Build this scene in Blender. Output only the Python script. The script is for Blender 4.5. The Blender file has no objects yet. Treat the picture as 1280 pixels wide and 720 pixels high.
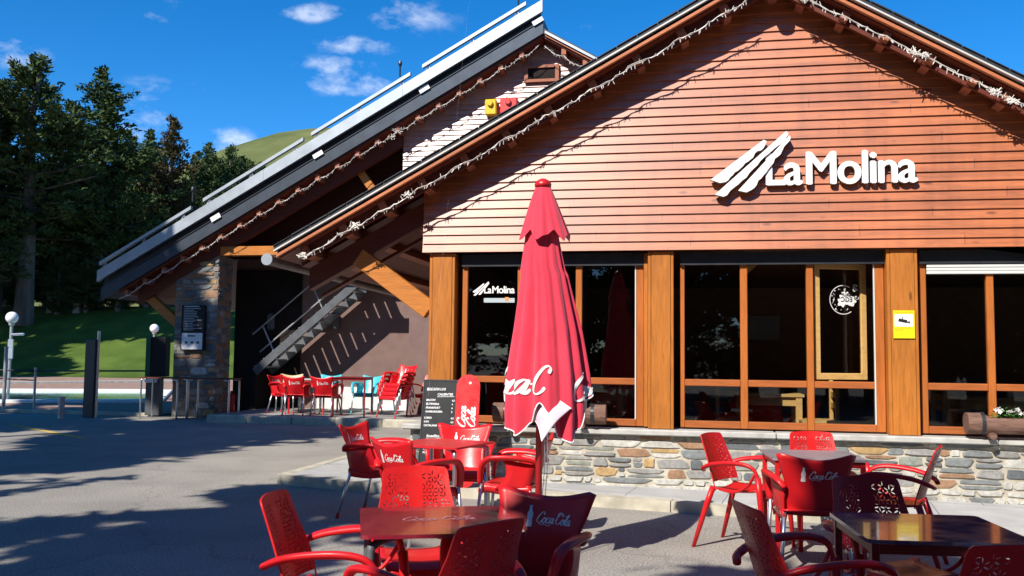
import bpy, bmesh, math, random
from mathutils import Vector, Matrix, noise as mnoise
random.seed(7)
C = bpy.context.scene.collection
PI = math.pi
rad = math.radians

# ------------------------------------------------------------------ camera
EYE = Vector((0, 0, 1.45)); FPX = 1150.0
def cam_axes(yaw, pitch, roll):
    cy, sy, cp, sp, cr, sr = math.cos(yaw), math.sin(yaw), math.cos(pitch), math.sin(pitch), math.cos(roll), math.sin(roll)
    f = Vector((sy*cp, cy*cp, sp)); r = Vector((cy, -sy, 0)); u = r.cross(f)
    return cr*r + sr*u, -sr*r + cr*u, f
RT, UP, FW = cam_axes(rad(-10.85), rad(4.15), rad(.65))
cam = bpy.data.objects.new('camera', bpy.data.cameras.new('camera')); C.objects.link(cam)
m = Matrix((RT, UP, -FW)).transposed().to_4x4(); m.translation = EYE
cam.matrix_world = m
cam.data.lens = 36*FPX/1280; cam.data.sensor_width = 36; cam.data.clip_end = 4000; cam.data.clip_start = .05
bpy.context.scene.camera = cam

def ray(x, y): return RT*((x-640)/FPX) + UP*((360-y)/FPX) + FW
def onz(x, y, z=0.0):
    d = ray(x, y); return EYE + d*((z-EYE.z)/d.z)
def ony(x, y, Y):
    d = ray(x, y); return EYE + d*(Y/d.y)
def atd(x, y, dep): return EYE + ray(x, y)*dep
def topx(p):
    q = Vector(p) - EYE; w = q.dot(FW)
    return (640 + FPX*q.dot(RT)/w, 360 - FPX*q.dot(UP)/w, w)

# ------------------------------------------------------------------ object helpers
def tag(o, label=None, cat=None, group=None, kind=None):
    for k, v in (('label', label), ('category', cat), ('group', group), ('kind', kind)):
        if v: o[k] = v
    return o
def obj(name, bm, mats, parent=None, smooth=False, recalc=True):
    me = bpy.data.meshes.new(name)
    if recalc: bmesh.ops.recalc_face_normals(bm, faces=bm.faces)
    bm.to_mesh(me); bm.free()
    for mm in (mats if isinstance(mats, (list, tuple)) else [mats]): me.materials.append(mm)
    if smooth:
        for p in me.polygons: p.use_smooth = True
    o = bpy.data.objects.new(name, me); C.objects.link(o)
    if parent: o.parent = parent
    return o
def thing(name, label, cat, loc=(0, 0, 0), rz=0, group=None):
    o = bpy.data.objects.new(name, None); C.objects.link(o)
    o.location = loc; o.rotation_euler = (0, 0, rz); o.empty_display_size = .2
    return tag(o, label, cat, group)
def dup(o, loc=None, rz=None, label=None, parent=None, group=None):
    c = o.copy(); C.objects.link(c)
    if parent: c.parent = parent
    if loc is not None: c.location = loc
    if rz is not None: c.rotation_euler = (0, 0, rz)
    if label: c['label'] = label
    if group: c['group'] = group
    for ch in list(o.children): dup(ch, parent=c)
    return c
def NB(): return bmesh.new()

def box(bm, c, s, rot=None, bev=0, mi=0):
    r = bmesh.ops.create_cube(bm, size=1)
    vs = r['verts']
    for v in vs: v.co = Vector((v.co.x*s[0], v.co.y*s[1], v.co.z*s[2]))
    fs = set(f for v in vs for f in v.link_faces)
    if bev:
        es = list(set(e for v in vs for e in v.link_edges))
        g = bmesh.ops.bevel(bm, geom=es, offset=min(bev, .45*min(s)), segments=1, affect='EDGES')
        vs = list(set(v for f in g['faces'] for v in f.verts) | set(v for v in vs if v.is_valid))
        fs = set(f for v in vs for f in v.link_faces)
    M = (rot.to_4x4() if rot is not None else Matrix.Identity(4)); M.translation = Vector(c)
    for v in vs: v.co = M @ v.co
    for f in fs: f.material_index = mi
    return vs
def bx(bm, x0, x1, y0, y1, z0, z1, bev=0, mi=0):
    return box(bm, ((x0+x1)/2, (y0+y1)/2, (z0+z1)/2), (abs(x1-x0), abs(y1-y0), abs(z1-z0)), None, bev, mi)
def beam(bm, a, b, w, h, up=(0, 0, 1), bev=0, mi=0):
    a, b = Vector(a), Vector(b); d = (b-a); L = d.length; d.normalize()
    s = d.cross(Vector(up)).normalized(); u = s.cross(d)
    return box(bm, (a+b)/2, (L, w, h), Matrix((d, -s, u)).transposed(), bev, mi)
def prism(bm, pts, axis, a, b, mi=0):
    """pts: 2-D polygon; axis 'y': (x,z) extruded from y=a to b, 'z': (x,y), 'x': (y,z)"""
    f = {'y': lambda p, t: (p[0], t, p[1]), 'z': lambda p, t: (p[0], p[1], t), 'x': lambda p, t: (t, p[0], p[1])}[axis]
    A = [bm.verts.new(f(p, a)) for p in pts]; B = [bm.verts.new(f(p, b)) for p in pts]
    n = len(pts); fs = [bm.faces.new(A), bm.faces.new(B[::-1])]
    for i in range(n): fs.append(bm.faces.new((A[i], A[(i+1) % n], B[(i+1) % n], B[i])))
    for q in fs: q.material_index = mi
    return A+B
def tube(bm, pts, r, n=8, cap=True, flat=1.0, upv=None, mi=0):
    pts = [Vector(p) for p in pts]; N = len(pts)
    rr = r if isinstance(r, (list, tuple)) else [r]*N
    rings = []; prev = None
    for i, p in enumerate(pts):
        d = (pts[min(i+1, N-1)] - pts[max(i-1, 0)]).normalized()
        if upv is not None: u = Vector(upv)
        elif prev is not None: u = prev
        else: u = Vector((0, 0, 1)) if abs(d.z) < .9 else Vector((0, 1, 0))
        s = d.cross(u)
        if s.length < 1e-4: s = d.cross(Vector((1, .2, .1)))
        s.normalize(); u = s.cross(d).normalized(); prev = u
        rings.append([bm.verts.new(p + (s*math.cos(2*PI*k/n) + u*math.sin(2*PI*k/n)*flat)*rr[i]) for k in range(n)])
    for i in range(N-1):
        for k in range(n):
            bm.faces.new((rings[i][k], rings[i][(k+1) % n], rings[i+1][(k+1) % n], rings[i+1][k])).material_index = mi
    if cap:
        bm.faces.new(rings[0][::-1]).material_index = mi; bm.faces.new(rings[-1]).material_index = mi
def lathe(bm, prof, c=(0, 0, 0), n=20, mi=0):
    c = Vector(c); rings = []
    for r, z in prof:
        rings.append([bm.verts.new(c + Vector((r*math.cos(2*PI*k/n), r*math.sin(2*PI*k/n), z))) for k in range(n)])
    for i in range(len(prof)-1):
        for k in range(n): bm.faces.new((rings[i][k], rings[i][(k+1) % n], rings[i+1][(k+1) % n], rings[i+1][k])).material_index = mi
    bm.faces.new(rings[0][::-1]).material_index = mi; bm.faces.new(rings[-1]).material_index = mi
def cyl(bm, a, b, r, n=14, mi=0): tube(bm, [a, b], r, n, mi=mi)
def gridsurf(bm, fn, nu, nv, mi=0, thick=0):
    """fn(u,v)->Vector, u,v in 0..1; thick>0 closes it into a slab along its normals"""
    P = [[Vector(fn(i/nu, j/nv)) for j in range(nv+1)] for i in range(nu+1)]
    def lay(off):
        L = []
        for i in range(nu+1):
            row = []
            for j in range(nv+1):
                du = P[min(i+1, nu)][j]-P[max(i-1, 0)][j]; dv = P[i][min(j+1, nv)]-P[i][max(j-1, 0)]
                nn = du.cross(dv); nn = nn.normalized() if nn.length > 1e-9 else Vector((0, 0, 1))
                row.append(bm.verts.new(P[i][j]+nn*off))
            L.append(row)
        return L
    def q(*v): bm.faces.new(v).material_index = mi
    A = lay(thick/2)
    for i in range(nu):
        for j in range(nv): q(A[i][j], A[i+1][j], A[i+1][j+1], A[i][j+1])
    if thick:
        B = lay(-thick/2)
        for i in range(nu):
            for j in range(nv): q(B[i][j], B[i][j+1], B[i+1][j+1], B[i+1][j])
        for i in range(nu):
            q(A[i][0], B[i][0], B[i+1][0], A[i+1][0]); q(A[i][nv], A[i+1][nv], B[i+1][nv], B[i][nv])
        for j in range(nv):
            q(A[0][j], A[0][j+1], B[0][j+1], B[0][j]); q(A[nu][j], B[nu][j], B[nu][j+1], A[nu][j+1])
def catmull(pts, k=6):
    pts = [Vector(p) for p in pts]; out = []
    P = [pts[0]*2-pts[1]] + pts + [pts[-1]*2-pts[-2]]
    for i in range(1, len(P)-2):
        a, b, c, d = P[i-1], P[i], P[i+1], P[i+2]
        for t in range(k):
            t /= k
            out.append(.5*((2*b) + (c-a)*t + (2*a-5*b+4*c-d)*t*t + (3*b-a-3*c+d)*t**3))
    out.append(pts[-1]); return out

# ------------------------------------------------------------------ writing
def text_geo(s, size=1.0, extrude=0.0, offset=0.0, spacing=1.0, align='LEFT', shear=0.0, res=3):
    cu = bpy.data.curves.new('t', 'FONT'); cu.body = s; cu.size = size; cu.extrude = extrude
    cu.offset = offset; cu.space_character = spacing; cu.align_x = align; cu.shear = shear; cu.resolution_u = res
    o = bpy.data.objects.new('t', cu); C.objects.link(o)
    dg = bpy.context.evaluated_depsgraph_get(); me = o.evaluated_get(dg).to_mesh()
    vs = [v.co.copy() for v in me.vertices]; fs = [tuple(p.vertices) for p in me.polygons]
    o.evaluated_get(dg).to_mesh_clear(); bpy.data.objects.remove(o); bpy.data.curves.remove(cu)
    return vs, fs
def put(bm, geo, fn, mi=0):
    vs, fs = geo; V = [bm.verts.new(fn(v)) for v in vs]
    for f in fs:
        try: bm.faces.new([V[i] for i in f]).material_index = mi
        except ValueError: pass
SCRIPT = {
 'C': ([[(.66, .74), (.70, .90), (.60, 1.0), (.42, .93), (.22, .66), (.12, .34), (.16, .08), (.34, .0), (.52, .10), (.62, .24)]], .62),
 'o': ([[(.30, .50), (.16, .46), (.05, .24), (.08, .03), (.21, .0), (.35, .18), (.38, .40), (.30, .50), (.24, .40), (.34, .34), (.50, .42)]], .42),
 'c': ([[(.36, .40), (.30, .50), (.16, .44), (.06, .22), (.10, .02), (.22, .0), (.36, .12), (.46, .3)]], .40),
 'a': ([[(.36, .44), (.26, .50), (.12, .38), (.05, .16), (.10, .0), (.22, .06), (.34, .30), (.40, .50)], [(.41, .50), (.34, .22), (.34, .03), (.42, .0), (.54, .16)]], .50),
 'l': ([[(.06, .2), (.26, .56), (.40, .90), (.34, 1.0), (.24, .84), (.14, .4), (.12, .06), (.22, .0), (.36, .16)]], .30),
 '-': ([[(.02, .34), (.14, .36)]], .16),
}
def script_geo(word, pen=.085, swash=True):
    """flat calligraphic lettering, cap height 1"""
    vs, fs = [], []; x = 0.0; lift = 0
    strokes = []
    for ch in word:
        st, w = SCRIPT[ch]
        for s in st: strokes.append([Vector((px + x + .22*(py-.0), py)) for px, py in s])
        x += w*(.93 if ch != 'C' else 1.0)
    if swash:
        strokes.append([Vector(p) for p in [(.30, .02), (.55, -.16), (.95, -.10), (1.3, -.22), (1.6, -.12)]])
        if len(word) > 5:
            strokes.append([Vector(p) for p in [(2.35, .70), (2.45, .98), (2.75, 1.06), (3.05, .86), (3.35, .80), (3.6, 1.0)]])
    for s in strokes:
        pts = catmull(s, 5); n = len(pts); b = len(vs); lift += 1
        for i, p in enumerate(pts):
            d = (pts[min(i+1, n-1)]-pts[max(i-1, 0)]); d = d.normalized() if d.length > 0 else Vector((1, 0))
            ang = abs(d.x*math.sin(rad(70)) - d.y*math.cos(rad(70)))
            w = pen*(.42+.75*(1-ang))*(.55 if i in (0, n-1) else 1)
            nn = Vector((-d.y, d.x))
            for sg in (1, -1): vs.append(Vector((p.x+nn.x*w*sg, p.y+nn.y*w*sg, lift*.002)))
        for i in range(n-1): fs.append((b+2*i, b+2*i+1, b+2*i+3, b+2*i+2))
    return vs, fs, x
def bottle_geo(h=1.0):
    pr = [(.0, .13), (.10, .15), (.22, .135), (.36, .12), (.5, .145), (.62, .14), (.74, .09), (.86, .06), (.93, .058), (.94, .07), (1.0, .07)]
    vs = []; fs = []
    for z, r in pr: vs += [Vector((-r*h, z*h, 0)), Vector((r*h, z*h, 0))]
    for i in range(len(pr)-1): fs.append((2*i, 2*i+1, 2*i+3, 2*i+2))
    return vs, fs

# ------------------------------------------------------------------ materials
class MT:
    def __init__(s, name, rough=.6, spec=.4, base=None, coat=0, coatr=.1, metal=0):
        s.m = bpy.data.materials.new(name); s.m.use_nodes = True; s.nt = s.m.node_tree
        s.b = s.nt.nodes['Principled BSDF']; s.out = s.nt.nodes['Material Output']
        s.b.inputs['Roughness'].default_value = rough; s.b.inputs['Specular IOR Level'].default_value = spec
        s.b.inputs['Metallic'].default_value = metal
        s.b.inputs['Coat Weight'].default_value = coat; s.b.inputs['Coat Roughness'].default_value = coatr
        if base: s.b.inputs['Base Color'].default_value = (*base, 1)
        s.tc = None
    def n(s, t, **k):
        nd = s.nt.nodes.new(t)
        for a, v in k.items():
            if a.startswith('i_'):
                key = a[2:]; key = int(key) if key.isdigit() else key.replace('_', ' ')
                nd.inputs[key].default_value = v
            else: setattr(nd, a, v)
        return nd
    def l(s, a, b): s.nt.links.new(a, b)
    def co(s, scale=(1, 1, 1), gen='Object', rot=(0, 0, 0)):
        if not s.tc: s.tc = s.n('ShaderNodeTexCoord')
        mp = s.n('ShaderNodeMapping'); mp.inputs['Scale'].default_value = scale; mp.inputs['Rotation'].default_value = rot
        s.l(s.tc.outputs[gen], mp.inputs['Vector']); return mp.outputs[0]
    def noise(s, vec, scale=5, detail=4, rough=.55, dist=0):
        nd = s.n('ShaderNodeTexNoise', i_Scale=scale, i_Detail=detail, i_Roughness=rough, i_Distortion=dist)
        s.l(vec, nd.inputs['Vector']); return nd.outputs['Fac']
    def ramp(s, fac, stops, interp='LINEAR'):
        nd = s.n('ShaderNodeValToRGB'); cr = nd.color_ramp; cr.interpolation = interp
        while len(cr.elements) > 1: cr.elements.remove(cr.elements[-1])
        cr.elements[0].position = stops[0][0]; c = stops[0][1]; cr.elements[0].color = (*c, 1) if len(c) == 3 else c
        for p, c in stops[1:]:
            e = cr.elements.new(p); e.color = (*c, 1)
        s.l(fac, nd.inputs[0]); return nd.outputs[0]
    def mix(s, fac, a, b, mode='MIX'):
        nd = s.n('ShaderNodeMix', data_type='RGBA', blend_type=mode)
        for sock, v in ((nd.inputs[0], fac), (nd.inputs[6], a), (nd.inputs[7], b)):
            if isinstance(v, (int, float)): sock.default_value = v
            elif isinstance(v, (tuple, list)): sock.default_value = (*v, 1) if len(v) == 3 else v
            else: s.l(v, sock)
        return nd.outputs[2]
    def math(s, op, a, b=0):
        nd = s.n('ShaderNodeMath', operation=op)
        for i, v in enumerate((a, b)):
            if isinstance(v, (int, float)): nd.inputs[i].default_value = v
            else: s.l(v, nd.inputs[i])
        return nd.outputs[0]
    def col(s, c): s.l(c, s.b.inputs['Base Color']); return s
    def rough(s, c): s.l(c, s.b.inputs['Roughness']); return s
    def bump(s, h, strength=.3, dist=.01):
        nd = s.n('ShaderNodeBump', i_Strength=strength, i_Distance=dist); s.l(h, nd.inputs['Height']); s.l(nd.outputs[0], s.b.inputs['Normal']); return s
def plain(name, base, rough=.5, spec=.4, var=.12, scale=6, **k):
    t = MT(name, rough, spec, None, **k)
    f = t.noise(t.co(), scale, 5)
    lo = tuple(c*(1-var) for c in base); hi = tuple(min(1, c*(1+var)) for c in base)
    t.col(t.ramp(f, [(.3, lo), (.7, hi)])); return t.m
def wood(name, base, axis='x', rough=.5, spec=.45, var=.3, row=0, coat=0, coatr=.3, knots=True):
    """stained softwood, grain along axis; row>0: every board of that height has its own tone"""
    t = MT(name, rough, spec, coat=coat, coatr=coatr)
    sc = {'x': (1.2, 14, 14), 'y': (14, 1.2, 14), 'z': (14, 14, 1.2)}[axis]
    v = t.co(sc); g = t.noise(v, 2.2, 6, .62, 1.2)
    d = tuple(c*(1-var) for c in base); h = tuple(min(1, c*(1+var*.7)) for c in base)
    c = t.ramp(g, [(.28, d), (.5, base), (.74, h)])
    big = t.noise(t.co((.7, .7, .7)), 1.3, 3)
    c = t.mix(.55, c, t.ramp(big, [(.35, (.66, .66, .66)), (.65, (1.08, 1.08, 1.08))]), 'MULTIPLY')
    if row:
        sp = t.n('ShaderNodeSeparateXYZ'); t.l(t.co(), sp.inputs[0])
        r = t.math('FLOOR', t.math('DIVIDE', sp.outputs[2], row))
        xs = t.math('FLOOR', t.math('ADD', t.math('DIVIDE', sp.outputs[0], 2.7), t.math('MULTIPLY', r, .37)))
        cm = t.n('ShaderNodeCombineXYZ'); t.l(xs, cm.inputs[0]); t.l(r, cm.inputs[1])
        wn = t.n('ShaderNodeTexWhiteNoise'); t.l(cm.outputs[0], wn.inputs['Vector'])
        jt = t.math('FRACT', t.math('ADD', t.math('DIVIDE', sp.outputs[0], 2.7), t.math('MULTIPLY', r, .37)))
        c = t.mix(.8, c, t.ramp(jt, [(.0, (.12, .1, .1)), (.0018, (.2, .15, .15)), (.003, (1, 1, 1))]), 'MULTIPLY')
        stv = t.noise(t.co((3.2, 3.2, .35)), 2.0, 5, .6)
        c = t.mix(.5, c, t.ramp(stv, [(.32, (.70, .66, .64)), (.5, (1, 1, 1)), (.72, (1.12, 1.12, 1.12))]), 'MULTIPLY')
        c = t.mix(.6, c, t.ramp(wn.outputs['Value'], [(0, (.72, .68, .66)), (1, (1.12, 1.14, 1.16))]), 'MULTIPLY')
    if knots:
        vo = t.n('ShaderNodeTexVoronoi', i_Scale=1.0); t.l(t.co({'x': (1.6, 5, 5), 'y': (5, 1.6, 5), 'z': (5, 5, 1.6)}[axis]), vo.inputs['Vector'])
        k = t.ramp(vo.outputs['Distance'], [(.05, (.28, .22, .2)), (.1, (1, 1, 1))])
        c = t.mix(.75, c, k, 'MULTIPLY')
    t.col(c); t.bump(g, .25, .004); return t.m

M = {}
M['siding'] = wood('siding_wood', (.49, .138, .038), 'x', .46, .55, .26, row=.0966, coat=1.0, coatr=.33)
M['siding_far'] = wood('siding_wood_far', (.52, .24, .16), 'x', .45, .6, .22, row=.108, coat=1.0, coatr=.38)
M['pillar'] = wood('pillar_wood', (.46, .155, .024), 'z', .45, .4, .3)
M['frame'] = wood('frame_wood', (.44, .13, .026), 'z', .42, .4, .22, knots=False)
M['frame_h'] = wood('frame_wood_across', (.40, .115, .03), 'x', .42, .4, .22, knots=False)
M['brace'] = wood('brace_wood', (.52, .18, .032), 'x', .45, .4, .3)
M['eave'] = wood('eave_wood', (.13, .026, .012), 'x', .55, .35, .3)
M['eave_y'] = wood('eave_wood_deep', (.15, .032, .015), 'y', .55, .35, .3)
M['fascia'] = wood('fascia_wood', (.52, .17, .07), 'x', .5, .4, .2, knots=False)
M['purlin'] = wood('purlin_wood', (.36, .12, .06), 'y', .55, .35, .25, knots=False)
M['pine'] = wood('pale_pine', (.62, .38, .13), 'x', .45, .4, .2)
M['slate'] = plain('roof_slate', (.022, .024, .028), .5, .5, .4, 9)
M['zinc'] = plain('zinc_sheet', (.40, .44, .48), .42, .5, .14, 2.5, metal=.6)
M['zinc_dark'] = plain('dark_zinc', (.05, .062, .08), .42, .5, .18, 3, metal=.4)
M['drip'] = plain('drip_edge', (.62, .60, .56), .45, .5, .1, 5, metal=.1)
M['gutter'] = plain('gutter_metal', (.12, .09, .08), .45, .5, .3, 7, metal=.3)
M['white'] = plain('white_paint', (.82, .81, .79), .5, .4, .05, 4)
M['bulb'] = plain('light_string', (.72, .68, .62), .4, .4, .12, 9)
M['dark'] = plain('shade_dark', (.018, .012, .010), .8, .2, .3, 2)  # near-black standing in for shade in gaps and openings
M['darkmetal'] = plain('dark_metal', (.02, .022, .026), .45, .5, .3, 6)
M['alu'] = plain('aluminium', (.62, .63, .65), .32, .5, .06, 9, metal=.9)
M['steel'] = plain('painted_steel', (.085, .092, .10), .5, .5, .2, 6)
M['pale_steel'] = plain('pale_steel', (.42, .43, .44), .4, .5, .15, 8, metal=.5)
M['mauve'] = plain('mauve_render', (.185, .120, .105), .85, .2, .12, 4)
M['plinth'] = plain('white_plinth', (.62, .62, .60), .8, .2, .12, 5)
M['concrete'] = plain('concrete', (.42, .41, .38), .85, .25, .2, 7)
M['shutter'] = plain('shutter_slats', (.60, .61, .58), .5, .4, .05, 6)
M['blackboard'] = plain('blackboard', (.012, .013, .016), .6, .4, .3, 12)
M['chalk'] = plain('chalk', (.72, .72, .72), .9, .1, .1, 30)
M['yellow'] = plain('yellow_plastic', (.72, .46, .01), .4, .45, .08, 5)
M['sign_yellow'] = plain('sign_yellow', (.80, .62, .01), .5, .3, .06, 6)
M['black'] = plain('black_print', (.012, .012, .014), .6, .3, .1, 5)
M['print_grey'] = plain('grey_print', (.38, .30, .03), .6, .3, .1, 5)
M['signal_red'] = plain('signal_red', (.62, .05, .04), .4, .5, .08, 5)
M['green'] = plain('green_paint', (.01, .11, .045), .5, .4, .2, 5)
M['globe'] = plain('lamp_globe', (.82, .84, .86), .3, .5, .04, 3)
M['cyan'] = plain('cyan_plastic', (.05, .44, .52), .35, .5, .08, 4)
M['beige'] = plain('beige_plastic', (.55, .42, .24), .4, .5, .08, 4)
M['rust'] = plain('rust_red_metal', (.16, .03, .018), .6, .4, .3, 10)
M['redframe'] = plain('red_enamel', (.48, .012, .014), .35, .5, .12, 6)
M['darkred'] = plain('dark_red_enamel', (.20, .008, .010), .35, .5, .15, 6)
M['orange_tag'] = plain('orange_tag', (.8, .3, .1), .5, .3, .05, 4)
M['grey_tag'] = plain('grey_tag', (.42, .48, .5), .5, .3, .05, 4)

def red_plastic(name, base=(.60, .012, .016)):
    t = MT(name, .36, .36, coat=.06, coatr=.2)
    f = t.noise(t.co(), 3, 5); sc = t.noise(t.co(), 60, 3)
    t.col(t.ramp(f, [(.3, tuple(c*.86 for c in base)), (.7, tuple(c*1.08 for c in base))]))
    t.rough(t.ramp(t.noise(t.co(), 14, 5), [(.3, (.26,)*3), (.7, (.46,)*3)])); t.bump(sc, .05, .002); return t.m
M['red'] = red_plastic('red_plastic')
M['red_leaf'] = red_plastic('red_plastic_leaf_back', (.58, .014, .013))
M['red_leaf'].node_tree.nodes['Principled BSDF'].inputs['Coat Weight'].default_value = .03
M['red_leaf'].node_tree.nodes['Principled BSDF'].inputs['Specular IOR Level'].default_value = .3

def fabric(name, base, inner):
    t = MT(name, .78, .25)
    w = t.n('ShaderNodeTexWave', i_Scale=160, i_Distortion=.4); t.l(t.co(), w.inputs['Vector'])
    f = t.noise(t.co(), 4, 5)
    c = t.ramp(f, [(.3, tuple(x*.86 for x in base)), (.7, tuple(x*1.1 for x in base))])
    g = t.n('ShaderNodeNewGeometry')
    t.col(t.mix(g.outputs['Backfacing'], c, inner)); t.bump(t.noise(t.co((1, 1, .35)), 9, 5), .35, .012)
    t.b.inputs['Sheen Weight'].default_value = .25
    return t.m
M['canopy'] = fabric('parasol_cloth', (.72, .040, .075), (.80, .66, .70))
M['flap'] = fabric('parasol_lining', (.80, .68, .73), (.62, .022, .045))

def asphalt():
    t = MT('asphalt', .85, .3)
    v = t.co(); fine = t.noise(v, 62, 3, .75); mid = t.noise(v, 1.1, 5); big = t.noise(v, .22, 4)
    c = t.ramp(fine, [(.34, (.135, .126, .113)), (.5, (.298, .28, .25)), (.66, (.475, .445, .395))])
    c = t.mix(.7, c, t.ramp(mid, [(.35, (.82, .81, .80)), (.6, (1.06, 1.05, 1.03))]), 'MULTIPLY')
    c = t.mix(.7, c, t.ramp(big, [(.38, (.80, .80, .82)), (.62, (1.08, 1.06, 1.04))]), 'MULTIPLY')
    st = t.ramp(t.noise(v, 2.6, 6, .7), [(.68, (1, 1, 1)), (.76, (.68, .66, .64))])
    c = t.mix(.6, c, st, 'MULTIPLY')
    cr = t.n('ShaderNodeTexVoronoi', feature='DISTANCE_TO_EDGE', i_Scale=.35); 
    wv = t.n('ShaderNodeVectorMath', operation='ADD'); t.l(v, wv.inputs[0])
    nn = t.n('ShaderNodeTexNoise', i_Scale=1.3, i_Detail=5); t.l(v, nn.inputs['Vector']); t.l(nn.outputs['Color'], wv.inputs[1])
    t.l(wv.outputs[0], cr.inputs['Vector'])
    c = t.mix(.55, c, t.ramp(cr.outputs['Distance'], [(.003, (.7, .69, .68)), (.008, (1, 1, 1))]), 'MULTIPLY')
    t.col(c); t.bump(fine, .6, .006); return t.m
M['asphalt'] = asphalt()
def paving(name, base, sx, sy, rot=0, joint=.03):
    t = MT(name, .8, .3)
    b = t.n('ShaderNodeTexBrick', i_Scale=1.0); b.inputs['Mortar Size'].default_value = joint*.3; b.inputs['Brick Width'].default_value = sx; b.inputs['Row Height'].default_value = sy
    b.inputs['Color1'].default_value = (*base, 1); b.inputs['Color2'].default_value = (*[c*.86 for c in base], 1); b.inputs['Mortar'].default_value = (*[c*.45 for c in base], 1)
    t.l(t.co((1, 1, 1), 'Object', (0, 0, rot)), b.inputs['Vector'])
    n1 = t.noise(t.co(), 3, 6); n2 = t.noise(t.co(), 40, 4)
    c = t.mix(.6, b.outputs['Color'], t.ramp(n1, [(.35, (.78, .77, .75)), (.65, (1.1, 1.09, 1.07))]), 'MULTIPLY')
    t.col(c); t.bump(n2, .3, .004); return t.m
M['slab'] = paving('pavement_slab', (.46, .455, .44), .95, 5.0, rad(8), .02)
M['kerb'] = plain('kerb_stone', (.46, .42, .33), .85, .2, .25, 5)
M['terrace'] = paving('terrace_paving', (.36, .24, .19), .5, .25, 0, .03)
M['platform'] = paving('platform_paving', (.33, .32, .31), .6, .4, 0, .02)
def grass():
    t = MT('lawn_grass', .9, .15)
    v = t.co(); c = t.ramp(t.noise(v, .5, 6), [(.3, (.055, .10, .018)), (.7, (.12, .19, .035))])
    c = t.mix(.7, c, t.ramp(t.noise(v, 9, 6, .7), [(.3, (.7, .72, .6)), (.7, (1.2, 1.15, 1.1))]), 'MULTIPLY')
    t.col(c); t.bump(t.noise(v, 14, 5, .8), .8, .1); return t.m
M['grass'] = grass()
def hill():
    t = MT('hill_grass', .95, .1); v = t.co()
    c = t.ramp(t.noise(v, .02, 6), [(.35, (.085, .105, .035)), (.65, (.16, .165, .06))])
    t.col(c); return t.m
M['hill'] = hill()
def pool():
    t = MT('pool_water', .06, .5); v = t.co()
    t.col(t.ramp(t.noise(v, .6, 3), [(.3, (.10, .30, .28)), (.7, (.16, .40, .36))])); t.bump(t.noise(v, 2.5, 4), .15, .03); return t.m
M['water'] = pool()
def needles(name, a, b, tint):
    t = MT(name, .75, .2)
    v = t.co(); c = t.ramp(t.noise(v, .9, 4), [(.32, a), (.68, b)])
    oi = t.n('ShaderNodeObjectInfo')
    c = t.mix(.5, c, t.ramp(oi.outputs['Random'], [(0, (.75, .85, .8)), (1, tint)]), 'MULTIPLY')
    t.col(c); return t.m
M['needle'] = needles('pine_needles', (.026, .054, .020), (.078, .115, .036), (1.2, 1.1, .9))
M['needle_brown'] = needles('dry_pine_needles', (.045, .04, .018), (.105, .075, .03), (1.1, 1.0, .9))
def bark():
    t = MT('bark', .9, .15); v = t.co((6, 6, 1.2))
    n = t.noise(v, 3, 6, .7); t.col(t.ramp(n, [(.3, (.06, .05, .04)), (.7, (.22, .19, .16))])); t.bump(n, .8, .04); return t.m
M['bark'] = bark()
def logwood():
    t = MT('log_wood', .75, .25); v = t.co((1.5, 10, 10)); n = t.noise(v, 3, 6, .7, .6)
    t.col(t.ramp(n, [(.3, (.10, .055, .04)), (.55, (.20, .11, .08)), (.75, (.30, .18, .13))])); t.bump(n, .5, .01); return t.m
M['log'] = logwood()
M['leaf'] = plain('plant_leaves', (.06, .17, .03), .6, .3, .4, 20)
M['petal'] = plain('white_petals', (.75, .68, .68), .7, .2, .1, 20)
M['petal_pink'] = plain('pink_petals', (.6, .12, .25), .7, .2, .2, 20)
M['soil'] = plain('soil', (.05, .035, .025), .9, .1, .3, 20)
def stonem(name, base, var=.28):
    t = MT(name, .85, .25); v = t.co(); n = t.noise(v, 22, 6, .7); p = t.noise(v, 3.5, 4)
    c = t.ramp(n, [(.3, tuple(x*(1-var) for x in base)), (.7, tuple(min(1, x*(1+var)) for x in base))])
    c = t.mix(.7, c, t.ramp(p, [(.35, (.74, .72, .70)), (.65, (1.12, 1.12, 1.12))]), 'MULTIPLY')
    t.col(c); t.bump(n, .6, .008); return t.m
M['st'] = [stonem('stone_slate', (.20, .215, .215)), stonem('stone_grey', (.28, .275, .26)), stonem('stone_dark', (.13, .145, .155)),
           stonem('stone_ochre', (.42, .28, .13)), stonem('stone_rust', (.30, .18, .11)), stonem('stone_pale', (.47, .46, .42)), stonem('stone_green', (.25, .27, .23))]
M['mortar'] = stonem('mortar', (.47, .425, .345), .2)
M['mortar_dark'] = stonem('old_mortar', (.22, .19, .16), .2)
def glass():
    m = bpy.data.materials.new('window_glass'); m.use_nodes = True; nt = m.node_tree
    for nd in list(nt.nodes): nt.nodes.remove(nd)
    o = nt.nodes.new('ShaderNodeOutputMaterial'); mx = nt.nodes.new('ShaderNodeMixShader'); tr = nt.nodes.new('ShaderNodeBsdfTransparent')
    gl = nt.nodes.new('ShaderNodeBsdfGlossy'); fr = nt.nodes.new('ShaderNodeFresnel')
    fr.inputs['IOR'].default_value = 1.5; gl.inputs['Roughness'].default_value = .01
    tr.inputs['Color'].default_value = (.80, .82, .82, 1)
    nt.links.new(fr.outputs[0], mx.inputs[0]); nt.links.new(tr.outputs[0], mx.inputs[1]); nt.links.new(gl.outputs[0], mx.inputs[2]); nt.links.new(mx.outputs[0], o.inputs[0])
    return m
M['glass'] = glass()
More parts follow.
